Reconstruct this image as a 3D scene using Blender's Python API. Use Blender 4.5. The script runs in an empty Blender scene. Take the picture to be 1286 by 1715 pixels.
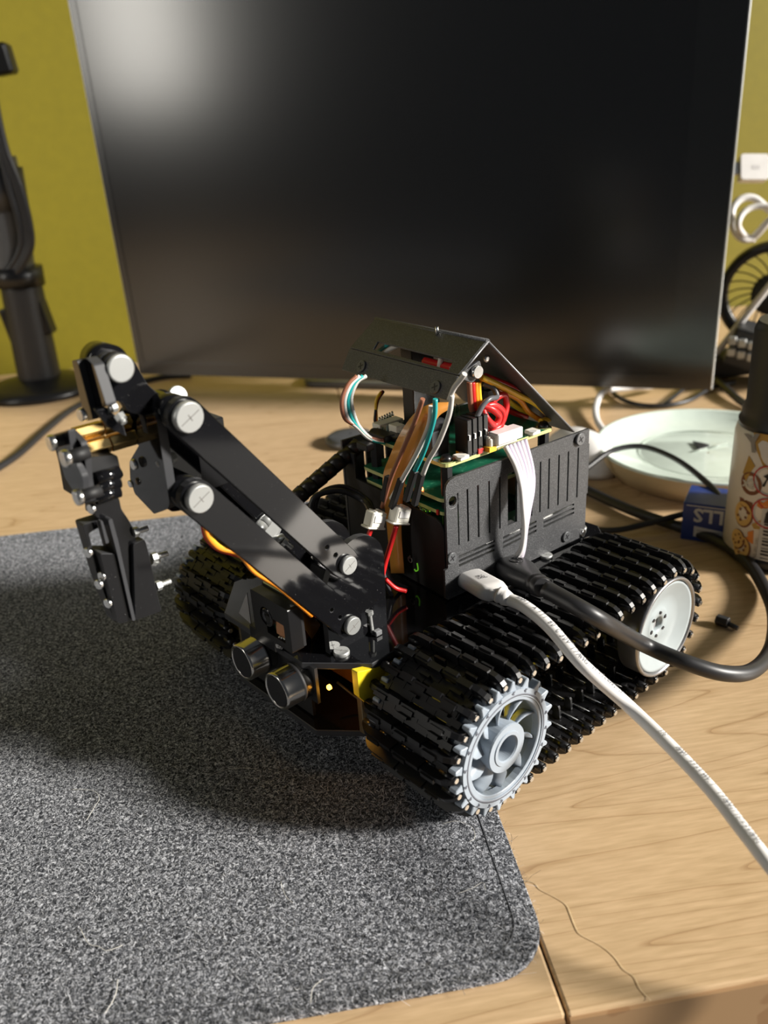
import bpy, bmesh, math, random
from mathutils import Vector as V, Matrix
from mathutils.geometry import tessellate_polygon, delaunay_2d_cdt
PI = math.pi
random.seed(4)
SC = bpy.context.scene
COL = SC.collection

# ------------------------------------------------------------ camera
F = 1416.7
TH, RO, H = .4188, -.0664, .2459
cf = V((0, math.cos(TH), -math.sin(TH))); cr = V((1, 0, 0)); cu = cr.cross(cf)
cr2 = cr * math.cos(RO) + cu * math.sin(RO)
cu2 = -cr * math.sin(RO) + cu * math.cos(RO)
EYE = V((0, 0, H))
cd = bpy.data.cameras.new('camera'); cam = bpy.data.objects.new('camera', cd); COL.objects.link(cam)
cd.sensor_fit = 'VERTICAL'; cd.sensor_height = 36; cd.sensor_width = 27; cd.lens = F / 1715 * 36
cd.clip_start = .01; cd.clip_end = 50
cam.matrix_world = Matrix(((cr2.x, cu2.x, -cf.x, 0), (cr2.y, cu2.y, -cf.y, 0), (cr2.z, cu2.z, -cf.z, H), (0, 0, 0, 1)))
cd.dof.use_dof = True; cd.dof.focus_distance = .345; cd.dof.aperture_fstop = 11.0
SC.camera = cam
# ------------------------------------------------------------ light
W = bpy.data.worlds.new('room_light'); SC.world = W; W.use_nodes = True
W.node_tree.nodes['Background'].inputs[0].default_value = (.80, .88, 1, 1)
W.node_tree.nodes['Background'].inputs[1].default_value = .05
def lamp(name, kind, energy, color, loc, target, **kw):
    l = bpy.data.lights.new(name, kind); l.energy = energy; l.color = color
    for k, v in kw.items(): setattr(l, k, v)
    o = bpy.data.objects.new(name, l); COL.objects.link(o); o.location = loc
    o.rotation_euler = (V(target) - V(loc)).to_track_quat('-Z', 'Y').to_euler(); return o
az = math.radians(-14); el = math.radians(23)
sd = V((math.cos(az) * math.cos(el), math.sin(az) * math.cos(el), math.sin(el)))
lamp('sun', 'SUN', 7.2, (1, .95, .87), sd * 3, (0, 0, 0), angle=math.radians(9))
lamp('side_window', 'AREA', 6, (.92, .96, 1), (1.7, .1, .75), (0, .4, 0), shape='RECTANGLE', size=1.0, size_y=1.1)
lamp('rear_window', 'AREA', 2.8, (1, .96, .87), (-1.60, -.20, .98), (-.2, .9, .85), shape='RECTANGLE', size=.24, size_y=1.3, spread=math.radians(90))
SC.view_settings.view_transform = 'Standard'; SC.view_settings.look = 'None'
SC.view_settings.gamma = 1; SC.view_settings.use_curve_mapping = False
SC.view_settings.exposure = 0.14
SC.cycles.use_denoising = True
SC.cycles.max_bounces = 8
SC.cycles.sample_clamp_indirect = 4

# ------------------------------------------------------------ frames
RX, RY, PHI, YP, EYAW = .0133, .3308, .7094, -.0181, -.0808
MR = Matrix.Translation((RX, RY, 0)) @ Matrix.Rotation(PHI, 4, 'Z')        # robot: x rear, y away, z up
EL = Matrix.Translation((0, YP, 0)) @ Matrix.Rotation(EYAW, 4, 'Z')        # computer case, in the robot's frame
ME = MR @ EL
PSI = .1211
MT = Matrix.Rotation(PSI, 4, 'Z')                                            # desk frame
I4 = Matrix.Identity(4)
def hit(M, ax, val, px, py):
    """the point on the plane (axis ax = val) of frame M seen at this place of the photograph"""
    d = cf + cr2 * ((px - 643) / F) - cu2 * ((py - 857.5) / F)
    Mi = M.inverted(); o = Mi @ EYE; dd = Mi.to_3x3() @ d
    return o + dd * ((val - o[ax]) / dd[ax])
def RYp(px, py, y): return hit(MR, 1, y, px, py)
def RXp(px, py, x): return hit(MR, 0, x, px, py)
def RZp(px, py, z): return hit(MR, 2, z, px, py)
def EYp(px, py, y=0.): return hit(ME, 1, y, px, py)
def EXp(px, py, x=0.): return hit(ME, 0, x, px, py)
def EZp(px, py, z): return hit(ME, 2, z, px, py)
def G(px, py, z=0.): return hit(I4, 2, z, px, py)
def GD(px, py, dep): return EYE + (cf + cr2 * ((px - 643) / F) - cu2 * ((py - 857.5) / F)) * dep
def cropA(u, v): return 70 + u / 4.434, 570 + v / 4.434
def cropB(u, v): return 130 + u / 6.43, 820 + v / 6.43
def cropF(u, v): return 720 + u / 4.287, 690 + v / 4.287
def cropC(u, v): return 560 + u / 6.43, 640 + v / 6.43
def cropG(u, v): return 700 + u / 4.946, 640 + v / 4.946

# ------------------------------------------------------------ materials
def mat(name, col, rough=.5, metal=0., emis=None, es=0., spec=.5, bump=None, speck=None, coat=0, trans=0, bumpd=.0002):
    m = bpy.data.materials.new(name); m.use_nodes = True; nt = m.node_tree
    b = nt.nodes['Principled BSDF']
    b.inputs['Base Color'].default_value = (*col, 1); b.inputs['Roughness'].default_value = rough
    b.inputs['Metallic'].default_value = metal; b.inputs['Specular IOR Level'].default_value = spec
    b.inputs['Coat Weight'].default_value = coat; b.inputs['Transmission Weight'].default_value = trans
    if emis: b.inputs['Emission Color'].default_value = (*emis, 1); b.inputs['Emission Strength'].default_value = es
    tc = nt.nodes.new('ShaderNodeTexCoord')
    if bump:
        n = nt.nodes.new('ShaderNodeTexNoise'); n.inputs['Scale'].default_value = bump; n.inputs['Detail'].default_value = 3
        nt.links.new(tc.outputs['Object'], n.inputs['Vector'])
        bp = nt.nodes.new('ShaderNodeBump'); bp.inputs['Strength'].default_value = .6; bp.inputs['Distance'].default_value = bumpd
        nt.links.new(n.outputs[0], bp.inputs['Height']); nt.links.new(bp.outputs[0], b.inputs['Normal'])
    # every surface carries faint procedural wear; speck = (scale, threshold, colour)
    n = nt.nodes.new('ShaderNodeTexNoise'); r = nt.nodes.new('ShaderNodeValToRGB')
    nt.links.new(tc.outputs['Object'], n.inputs['Vector']); nt.links.new(n.outputs[0], r.inputs[0])
    if speck:
        n.inputs['Scale'].default_value = speck[0]; n.inputs['Detail'].default_value = 2
        r.color_ramp.elements[0].position = speck[1]; r.color_ramp.elements[1].position = speck[1] + .03
        r.color_ramp.elements[0].color = (*col, 1); r.color_ramp.elements[1].color = (*speck[2], 1)
    else:
        n.inputs['Scale'].default_value = 90
        r.color_ramp.elements[0].color = (*[c * .9 for c in col], 1); r.color_ramp.elements[1].color = (*[min(1, c * 1.08) for c in col], 1)
    nt.links.new(r.outputs[0], b.inputs['Base Color'])
    return m
M = {}
M['acrylic'] = mat('black_acrylic', (.006, .006, .007), .07, spec=.55, speck=(2600, .735, (.28, .28, .27)))
M['acryledge'] = mat('lit_acrylic_edge', (.045, .046, .05), .5, spec=.3)  # matte cut edges, coloured paler to stand in for window light along them
M['steel'] = mat('black_powder_coat', (.045, .046, .049), .44, spec=.6, bump=2600, bumpd=.0003, speck=(1900, .54, (.085, .086, .09)))
M['steeledge'] = mat('bare_edge', (.30, .30, .31), .45, metal=.6)
M['plastic'] = mat('black_plastic', (.009, .009, .010), .32, spec=.45)
M['rubber'] = mat('black_cable', (.018, .018, .020), .42, spec=.5)
M['dull'] = mat('dull_black', (.010, .010, .011), .6)
M['grey'] = mat('grey_wheel_plastic', (.33, .38, .44), .42)
M['palegrey'] = mat('pale_wheel_plastic', (.34, .385, .40), .35)
M['greymark'] = mat('wheel_mark', (.13, .14, .17), .6)
M['rim'] = mat('rim_metal', (.35, .35, .36), .3, metal=.85)
M['chrome'] = mat('steel_screw', (.80, .80, .78), .22, metal=1)
M['silver'] = mat('satin_aluminium', (.50, .51, .50), .40, metal=.6)
M['slot'] = mat('screw_slot', (.16, .15, .14), .5)
M['sensor'] = mat('sensor_can', (.55, .53, .50), .17, metal=1)
M['mesh'] = mat('sensor_mesh', (.05, .05, .055), .5, metal=.4)
M['brass'] = mat('brass', (.72, .50, .20), .25, metal=1)
M['bronze'] = mat('bronze', (.30, .23, .13), .35, metal=.8)
M['pcb'] = mat('green_board', (.012, .16, .085), .3, coat=.4, speck=(420, .62, (.06, .30, .17)))
M['pcbedge'] = mat('board_edge', (.62, .62, .25), .5)
M['yellow'] = mat('yellow_motor_plastic', (.80, .62, .02), .4)
M['white'] = mat('white_plastic', (.82, .80, .78), .38)
M['cream'] = mat('cream_plastic', (.86, .83, .73), .45)
M['lav'] = mat('lavender_wire', (.66, .58, .74), .4)
M['red'] = mat('red_wire', (.62, .02, .02), .35)
M['orangew'] = mat('orange_wire', (.90, .30, .02), .35)
M['yelloww'] = mat('yellow_wire', (.90, .55, .04), .35)
M['brownw'] = mat('brown_wire', (.30, .12, .07), .4)
M['teal'] = mat('teal_wire', (.02, .36, .36), .35)
M['whitew'] = mat('white_wire', (.70, .68, .64), .35)
M['greyw'] = mat('grey_wire', (.10, .10, .11), .35)
M['flex'] = mat('orange_flex', (.60, .25, .05), .3, coat=.3)
M['copper'] = mat('copper_patch', (.48, .22, .10), .35)
M['ledred'] = mat('red_light', (1, .1, .02), .4, emis=(1, .10, .02), es=40)
M['ledgreen'] = mat('green_light', (.3, 1, .05), .4, emis=(.35, 1, .03), es=8)
M['ledamber'] = mat('amber_light', (1, .5, .05), .4, emis=(1, .42, .03), es=14)
M['wall'] = mat('olive_wall', (.235, .195, .008), .7)
M['floor'] = mat('grey_floor', (.12, .11, .10), .7)
M['darkplastic'] = mat('dark_grey_plastic', (.03, .031, .034), .42)
M['midgrey'] = mat('grey_metal', (.12, .124, .13), .35, metal=.3)
M['blue'] = mat('blue_card', (.012, .04, .21), .35)
M['paper'] = mat('white_print', (.62, .62, .60), .5)
M['orange'] = mat('orange_print', (.75, .24, .03), .5)
M['ochre'] = mat('ochre_print', (.52, .32, .07), .5)
M['biscuit'] = mat('biscuit_print', (.70, .46, .16), .5)
M['darkred'] = mat('red_print', (.55, .03, .03), .5)
M['brown'] = mat('brown_print', (.22, .08, .035), .5)
M['ink'] = mat('black_print', (.015, .015, .018), .5)
M['inkgrey'] = mat('grey_print', (.30, .29, .29), .5)
M['dish'] = mat('pale_mint_glaze', (.70, .80, .72), .18, coat=.5)
M['dishside'] = mat('beige_base', (.55, .43, .25), .45)
M['pinkcable'] = mat('pink_brown_cable', (.50, .24, .13), .45)
M['screen'] = mat('matt_screen', (.0085, .0095, .0110), .21, spec=.9)
M['bezel'] = mat('bezel_black', (.010, .0115, .013), .23, spec=.9)
M['hair'] = mat('blonde_hair', (.78, .66, .42), .4)
M['palehair'] = mat('pale_hair', (.72, .70, .64), .5)
M['fibrel'] = mat('pale_fibre', (.78, .79, .83), .7)
M['fibred'] = mat('dark_fibre', (.055, .058, .066), .8)

def wood():
    m = bpy.data.materials.new('beech_veneer'); m.use_nodes = True; nt = m.node_tree; L = nt.links.new
    b = nt.nodes['Principled BSDF']; N = nt.nodes.new
    tc = N('ShaderNodeTexCoord'); mp = N('ShaderNodeMapping'); mp.inputs['Scale'].default_value = (.42, 5.2, 5.2); mp.inputs['Rotation'].default_value = (0, 0, -.05)
    L(tc.outputs['Object'], mp.inputs[0])
    n1 = N('ShaderNodeTexNoise'); n1.inputs['Scale'].default_value = 3.2; n1.inputs['Detail'].default_value = 2.5; n1.inputs['Roughness'].default_value = .45
    L(mp.outputs[0], n1.inputs['Vector'])
    mul = N('ShaderNodeMath'); mul.operation = 'MULTIPLY'; mul.inputs[1].default_value = 23; L(n1.outputs[0], mul.inputs[0])
    fr = N('ShaderNodeMath'); fr.operation = 'FRACT'; L(mul.outputs[0], fr.inputs[0])
    r1 = N('ShaderNodeValToRGB'); e = r1.color_ramp.elements
    e[0].position = 0; e[0].color = (.39, .245, .125, 1); e[1].position = 1; e[1].color = (.50, .335, .18, 1)
    k = e.new(.045); k.color = (.565, .395, .225, 1); k = e.new(.5); k.color = (.61, .43, .25, 1); k = e.new(.93); k.color = (.575, .40, .23, 1)
    L(fr.outputs[0], r1.inputs[0])
    mp2 = N('ShaderNodeMapping'); mp2.inputs['Scale'].default_value = (70, 620, 400); L(tc.outputs['Object'], mp2.inputs[0])
    n2 = N('ShaderNodeTexNoise'); n2.inputs['Scale'].default_value = 1; n2.inputs['Detail'].default_value = 3; L(mp2.outputs[0], n2.inputs['Vector'])
    r2 = N('ShaderNodeValToRGB'); r2.color_ramp.elements[0].position = .3; r2.color_ramp.elements[0].color = (.86, .84, .80, 1)
    r2.color_ramp.elements[1].position = .7; r2.color_ramp.elements[1].color = (1.06, 1.06, 1.07, 1); L(n2.outputs[0], r2.inputs[0])
    mx = N('ShaderNodeMix'); mx.data_type = 'RGBA'; mx.blend_type = 'MULTIPLY'; mx.inputs[0].default_value = 1
    L(r1.outputs[0], mx.inputs[6]); L(r2.outputs[0], mx.inputs[7]); L(mx.outputs[2], b.inputs['Base Color'])
    b.inputs['Roughness'].default_value = .42
    bp = N('ShaderNodeBump'); bp.inputs['Strength'].default_value = .25; bp.inputs['Distance'].default_value = .0002
    L(n2.outputs[0], bp.inputs['Height']); L(bp.outputs[0], b.inputs['Normal'])
    return m
M['wood'] = wood()
M['woodedge'] = mat('desk_edging', (.36, .22, .11), .5, speck=(60, .55, (.30, .17, .08)))
def felt():
    m = bpy.data.materials.new('grey_felt'); m.use_nodes = True; nt = m.node_tree; L = nt.links.new; N = nt.nodes.new
    b = nt.nodes['Principled BSDF']; tc = N('ShaderNodeTexCoord')
    n = N('ShaderNodeTexNoise'); n.inputs['Scale'].default_value = 820; n.inputs['Detail'].default_value = 4; n.inputs['Roughness'].default_value = .7; n.inputs['Distortion'].default_value = 1.2
    L(tc.outputs['Object'], n.inputs['Vector'])
    r = N('ShaderNodeValToRGB'); e = r.color_ramp.elements
    e[0].position = .40; e[0].color = (.020, .022, .027, 1); e[1].position = .64; e[1].color = (.72, .74, .80, 1)
    k = e.new(.505); k.color = (.13, .137, .155, 1)
    L(n.outputs[0], r.inputs[0]); L(r.outputs[0], b.inputs['Base Color']); b.inputs['Roughness'].default_value = .95
    b.inputs['Specular IOR Level'].default_value = .1
    bp = N('ShaderNodeBump'); bp.inputs['Strength'].default_value = .8; bp.inputs['Distance'].default_value = .0008
    L(n.outputs[0], bp.inputs['Height']); L(bp.outputs[0], b.inputs['Normal'])
    return m
M['felt'] = felt()

# ------------------------------------------------------------ mesh helpers
def frame(u, v, w, o): return Matrix(((u[0], v[0], w[0], o[0]), (u[1], v[1], w[1], o[1]), (u[2], v[2], w[2], o[2]), (0, 0, 0, 1)))
def basis(p0, d):
    d = V(d).normalized(); a = V((0, 0, 1)) if abs(d.z) < .9 else V((1, 0, 0))
    u = a.cross(d).normalized(); return u, d.cross(u), d
def catmull(pts, k=6):
    P = [V(p) for p in pts]
    if len(P) < 3 or k < 2: return P
    P = [P[0] * 2 - P[1]] + P + [P[-1] * 2 - P[-2]]; out = []
    for i in range(1, len(P) - 2):
        a, b, c, d = P[i - 1:i + 3]
        for j in range(k):
            t = j / k
            out.append(.5 * (2 * b + (c - a) * t + (2 * a - 5 * b + 4 * c - d) * t * t + (3 * b - a - 3 * c + d) * t ** 3))
    out.append(P[-2]); return out
class MB:
    def __init__(s, T=None): s.bm = bmesh.new(); s.T = T or I4; s.mi = 0
    def _v(s, p): return s.bm.verts.new(s.T @ V(p))
    def _f(s, vs, sm=False):
        try:
            f = s.bm.faces.new(vs); f.material_index = s.mi; f.smooth = sm
        except ValueError: pass
    def box(s, c, d, R=None):
        R = R or I4; vs = []
        for sx in (-1, 1):
            for sy in (-1, 1):
                for sz in (-1, 1): vs.append(s._v(V(c) + R.to_3x3() @ V((sx * d[0] / 2, sy * d[1] / 2, sz * d[2] / 2))))
        for q in ((0, 1, 3, 2), (4, 6, 7, 5), (0, 4, 5, 1), (2, 3, 7, 6), (0, 2, 6, 4), (1, 5, 7, 3)): s._f([vs[i] for i in q])
        return s
    def rings(s, rings, cap=True, closed=False, sm=True):
        n = len(rings[0])
        R = [[s._v(p) for p in r] for r in rings]
        m = len(R)
        for i in range(m if closed else m - 1):
            a, b = R[i], R[(i + 1) % m]
            for j in range(n): s._f((a[j], a[(j + 1) % n], b[(j + 1) % n], b[j]), sm)
        if cap and not closed: s._f(R[0][::-1]); s._f(R[-1])
        return s
    def cyl(s, p0, p1, r, n=16, r2=None, sm=True, rot=0):
        p0, p1 = V(p0), V(p1); u, v, d = basis(p0, p1 - p0); r2 = r if r2 is None else r2
        return s.rings([[p + (u * math.cos(t) + v * math.sin(t)) * q for t in [2 * PI * (i + rot) / n for i in range(n)]] for p, q in ((p0, r), (p1, r2))], sm=sm)
    def lathe(s, o, d, prof, n=32, cap=True):
        u, v, d = basis(o, d); o = V(o)
        return s.rings([[o + d * h + (u * math.cos(t) + v * math.sin(t)) * r for t in [2 * PI * i / n for i in range(n)]] for r, h in prof], cap=cap)
    def tube(s, pts, r, n=8, k=6, closed=False, sq=1.0):
        P = catmull(pts, k); rings = []; N = len(P)
        t0 = (P[1] - P[0]).normalized(); u, v, _ = basis(P[0], t0)
        for i in range(N):
            t = (P[min(i + 1, N - 1)] - P[max(i - 1, 0)])
            t = t.normalized() if t.length > 1e-9 else t0
            u = (u - t * u.dot(t)).normalized(); v = t.cross(u)
            rr = r(i / (N - 1)) if callable(r) else r
            rings.append([P[i] + (u * math.cos(a) + v * math.sin(a) * sq) * rr for a in [2 * PI * j / n for j in range(n)]])
        return s.rings(rings, closed=closed)
    def prism(s, poly, Mx, d, holes=(), em=1):
        """polygon (u, v) in the plane of Mx, thickened by d along its third axis; em = material index of the edge"""
        loops = [[V((*p[:2], 0)) for p in poly]] + [[V((*p[:2], 0)) for p in h] for h in holes]
        flat = [p for l in loops for p in l]
        A = [s._v(Mx @ p) for p in flat]; B = [s._v(Mx @ (p + V((0, 0, d)))) for p in flat]
        if holes:
            fc_ = []; k = 0
            for l in loops: fc_.append(list(range(k, k + len(l)))); k += len(l)
            nv, _, tri, ov, _, _ = delaunay_2d_cdt([p.to_2d() for p in flat], [], fc_, 2, 1e-7)
            mp = [(o[0] if o else None) for o in ov]
            ex = {}
            for i, o in enumerate(mp):
                if o is None: p = V((*nv[i], 0)); ex[i] = (s._v(Mx @ p), s._v(Mx @ (p + V((0, 0, d)))))
            ga = lambda i, q: ex[i][q] if mp[i] is None else (A, B)[q][mp[i]]
            for t in tri: s._f([ga(i, 0) for i in t][::-1]); s._f([ga(i, 1) for i in t])
        else:
            for t in tessellate_polygon(loops):
                s._f([A[i] for i in t][::-1]); s._f([B[i] for i in t])
        k = 0; keep = s.mi
        if em is not None: s.mi = em
        for l in loops:
            n = len(l)
            for i in range(n):
                a, b = k + i, k + (i + 1) % n; s._f((A[a], A[b], B[b], B[a]))
            k += n
        s.mi = keep
        return s
    def build(s, name, mats, parent=None, bevel=0, kind=None, loc=None, seg=1):
        bmesh.ops.recalc_face_normals(s.bm, faces=s.bm.faces)
        if mats != 'acrylic' and isinstance(mats, str):
            for f in s.bm.faces: f.material_index = 0
        if mats == 'acrylic': mats = ['acrylic', 'acryledge']
        me = bpy.data.meshes.new(name); s.bm.to_mesh(me); s.bm.free()
        for m in (mats if isinstance(mats, (list, tuple)) else [mats]): me.materials.append(M[m])
        o = bpy.data.objects.new(name, me); COL.objects.link(o)
        if parent: o.parent = parent
        if loc is not None: o.location = loc
        if bevel:
            b = o.modifiers.new('bevel', 'BEVEL'); b.width = bevel; b.segments = seg; b.limit_method = 'ANGLE'; b.angle_limit = math.radians(35)
        if kind: o['kind'] = kind
        return o
def tag(o, label=None, cat=None, group=None, kind=None):
    for k, v in (('label', label), ('category', cat), ('group', group), ('kind', kind)):
        if v: o[k] = v
    return o
def empty(name, Mx=None, parent=None):
    o = bpy.data.objects.new(name, None); COL.objects.link(o); o.empty_display_size = .01
    if parent: o.parent = parent
    if Mx is not None: o.matrix_local = Mx
    return o
def copy_part(o, Mx, parent, name=None):
    c = o.copy(); COL.objects.link(c); c.parent = parent; c.matrix_local = Mx
    if name: c.name = name
    return c
XZ = lambda y: frame((1, 0, 0), (0, 0, 1), (0, 1, 0), (0, y, 0))      # polygons given as (x, z), thickened towards +y
YZ = lambda x: frame((0, 1, 0), (0, 0, 1), (1, 0, 0), (x, 0, 0))      # polygons given as (y, z), thickened towards +x
XY = lambda z: frame((1, 0, 0), (0, 1, 0), (0, 0, 1), (0, 0, z))
def circ(x, y, r, n=16, ph=0): return [(x + r * math.cos(2 * PI * (i + ph) / n), y + r * math.sin(2 * PI * (i + ph) / n)) for i in range(n)]
def rrect(x0, y0, x1, y1, r, n=4):
    out = []
    for cx, cy, a in ((x1 - r, y1 - r, 0), (x0 + r, y1 - r, 90), (x0 + r, y0 + r, 180), (x1 - r, y0 + r, 270)):
        for i in range(n + 1):
            t = math.radians(a + 90 * i / n); out.append((cx + r * math.cos(t), cy + r * math.sin(t)))
    return out
def capsule(p, q, r, n=8):
    p, q = V(p), V(q); a = math.atan2(q.y - p.y, q.x - p.x)
    return [(q.x + r * math.cos(a - PI / 2 + PI * i / n), q.y + r * math.sin(a - PI / 2 + PI * i / n)) for i in range(n + 1)] + \
           [(p.x + r * math.cos(a + PI / 2 + PI * i / n), p.y + r * math.sin(a + PI / 2 + PI * i / n)) for i in range(n + 1)]
def rows(poly, r, n=3):
    """polygon with its corners rounded"""
    out = []; P = [V(p[:2]) for p in poly]; N = len(P)
    for i in range(N):
        a, b, c = P[i - 1], P[i], P[(i + 1) % N]; d1 = (a - b); d2 = (c - b)
        q = min(r, d1.length * .4, d2.length * .4); s = b + d1.normalized() * q; e = b + d2.normalized() * q
        for k in range(n + 1):
            t = k / n; out.append(tuple((s * (1 - t) ** 2 + b * 2 * t * (1 - t) + e * t * t)))
    return out
# screw meshes, head centre at the origin, head top towards +z, radius 1
def screw_mesh(name, mt, slot=True, h=.45, n=20, sm='slot', wd=.055):
    m = MB(); m.lathe((0, 0, 0), (0, 0, 1), [(.97, -.05), (1, .1), (1, h * .7), (.93, h * .96), (.90, h)], n, True)
    if slot:
        m.mi = 1
        for a, q in ((.5, 1.5), (.5 + PI / 2, .5)): m.box((0, 0, h + .002), (q if sm == 'slot' else 1.1, wd, .02 if sm == 'slot' else .06), Matrix.Rotation(a, 4, 'Z'))
    o = m.build(name, [mt, sm]); return o.data, o
SM, _o1 = screw_mesh('screw', 'silver', True, .5); bpy.data.objects.remove(_o1)
SD, _o2 = screw_mesh('screw', 'midgrey', True, .35, sm='ink', wd=.2); bpy.data.objects.remove(_o2)
SN, _o3 = screw_mesh('screw', 'chrome', False, .7); bpy.data.objects.remove(_o3)
def screw(p, d, r, parent, data=None, name='screw'):
    o = bpy.data.objects.new(name, data or SM); COL.objects.link(o); o.parent = parent
    u, v, w = basis(p, d); o.matrix_local = frame(u, v, w, p) @ Matrix.Scale(r, 4); return o
def bolt(p, q, r, parent, name='bolt', head=None):
    """threaded shaft from p to q with a hexagonal nut at p"""
    p, q = V(p), V(q); d = (q - p).normalized(); m = MB()
    L = (q - p).length; k = max(8, int(L / .00045)); prof = []
    for i in range(k): prof.append((r * (1 if i % 2 else .78), L * i / (k - 1)))
    m.lathe(p, d, prof, 10); m.cyl(p - d * r * .2, p + d * r * 1.5, r * 1.7, 6, sm=False)
    if head: m.lathe(p - d * head, -d, [(r * 2, 0), (r * 2, r), (r * 1.3, r * 1.5)], 14)
    return m.build(name, 'silver', parent)

# ============================================================ setting
def tbl(u, v, z=0): return (u, v, z)
VF = .1638; VB = 1.10; US = .0653
fl = MB(); fl.box((0, .6, -.755), (5, 5, .05)); o = tag(fl.build('floor', 'floor'), kind='structure')
wb = MB(MT); wb.box((0.2, VB + .05, .6), (4.2, .08, 2.7)); o = tag(wb.build('wall_back', 'wall'), kind='structure')
def desk(u0, u1, label):
    r = empty('desk', MT @ Matrix.Translation(((u0 + u1) / 2, (VF + VB) / 2, -.73))); w = u1 - u0; d = VB - VF
    m = MB(); m.box((0, 0, .73 - .011), (w - .0008, d, .022)); m.build('desk_top', 'wood', r, bevel=.0010, seg=2)
    e = MB(); e.box((0, -d / 2 - .0006, .73 - .0112), (w - .0016, .0012, .0195)); e.build('edging', 'woodedge', r)
    for sx in (-1, 1):
        for sy in (-1, 1):
            l = MB(); l.box((sx * (w / 2 - .05), sy * (d / 2 - .08), .354), (.045, .045, .708)); l.build('leg', 'midgrey', r, bevel=.003)
    return tag(r, label, 'desk', None)
desk(-1.35, US, 'pale beech desk top carrying the grey felt mat, left of the seam')
desk(US, 1.25, 'pale beech desk top carrying the dish and printed can, right of the seam')

# felt mat
MU0, MU1, MV0, MV1 = -.62, .0668, .1775, .5787
mm = empty('desk_mat', MT); tag(mm, 'dark grey felt desk mat with rounded corner under the robot', 'mat')
p = rrect(MU0, MV0, MU1, MV1, .020, 8)
m = MB(); m.prism(p, XY(0.0002), .0022); m.build('felt_sheet', 'felt', mm, bevel=.0007, seg=2)
def fibres():
    verts = []; faces = []; mi = []
    def add(x, y, L, a, w, h, c, z0=.0022):
        n = 3; k = random.uniform(-1.6, 1.6); px, py, pz = x, y, z0; base = len(verts)
        for i in range(n + 1):
            t = i / n; aa = a + k * (t - .5); zz = z0 + h * math.sin(PI * (t * .85 + .1))
            nx, ny = -math.sin(aa) * w, math.cos(aa) * w
            verts.append((px + nx, py + ny, zz)); verts.append((px - nx, py - ny, zz + w))
            px += math.cos(aa) * L / n; py += math.sin(aa) * L / n
        for i in range(n):
            b = base + 2 * i; faces.append((b, b + 1, b + 3, b + 2)); mi.append(c)
    for i in range(70000):
        y = MV0 + (MV1 - MV0) * random.random() ** 1.8
        xl = max(MU0, -.48 * (y + .05) - .02); x = random.uniform(xl, MU1)
        if x > MU1 - .020 and y < MV0 + .020 and math.hypot(x - MU1 + .02, y - MV0 - .02) > .0195: continue
        c = 0 if random.random() < .36 else 1
        add(x, y, random.uniform(.0008, .0034) if i % 90 else random.uniform(.005, .013), random.gauss(.9, .9), random.uniform(.00003, .00007), random.uniform(.0001, .0007), c)
    me = bpy.data.meshes.new('felt_fibre'); me.from_pydata(verts, [], faces); me.materials.append(M['fibrel']); me.materials.append(M['fibred'])
    for f, c in zip(me.polygons, mi): f.material_index = c
    o = bpy.data.objects.new('felt_fibre', me); COL.objects.link(o); o.parent = mm; o['kind'] = 'stuff'
fibres()
st = MB()
seam = rrect(MU0 + .008, MV0 + .008, MU1 - .008, MV1 - .008, .014, 8); seam.append(seam[0])
st.tube([(u, v, .00235) for u, v in seam], .00028, 5, 1); st.build('pressed_seam', 'fibred', mm)
# loose hairs
def strand(pts, r, label, mt='hair', z=.00025, group=None):
    m = MB(); m.tube([G(a, b, z) for a, b in pts], r * .8, 4, 5)
    return tag(m.build('hair', mt), label, 'hair', group)
strand([(862, 1474), (893, 1478), (905, 1490), (930, 1503), (948, 1515), (955, 1530), (962, 1548), (972, 1565), (1000, 1580), (1018, 1592), (1032, 1606), (1045, 1624), (1062, 1636), (1072, 1656), (1090, 1676)], .00013, 'long wavy blonde hair lying on bare wood near the mat corner')
MZ = .0032
strand([(118, 1322), (140, 1322), (160, 1326), (166, 1338), (158, 1352), (145, 1374)], .00012, 'hooked pale hair on the grey mat at far left', z=MZ, mt='palehair')
strand([(134, 1554), (148, 1580), (165, 1585), (180, 1592), (205, 1583)], .00014, 'curled pale hair with a kink on the mat left of the lower middle', z=MZ, mt='palehair')
strand([(197, 1640), (195, 1660), (188, 1678), (175, 1698)], .00016, 'short thick pale hair low on the mat near the picture bottom', z=MZ, mt='palehair')
strand([(350, 1300), (375, 1290), (400, 1286), (430, 1288)], .0001, 'fine hair in the robot shadow on the mat', z=MZ, mt='palehair')
strand([(740, 1380), (765, 1375), (790, 1385), (795, 1403), (785, 1410)], .0001, 'fine looped hair on the mat right under the front wheel', z=MZ, mt='palehair')
strand([(470, 1476), (478, 1500), (490, 1512)], .0001, 'tiny pale hair on the mat below the robot front', z=MZ, mt='palehair')
strand([(765, 1497), (790, 1488), (808, 1478), (813, 1490)], .0001, 'pale hair beside the pressed seam of the mat', z=MZ, mt='palehair')
strand([(520, 1680), (524, 1655), (540, 1640)], .00012, 'pale upright hair at the mat front edge', z=MZ, mt='palehair')

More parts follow.
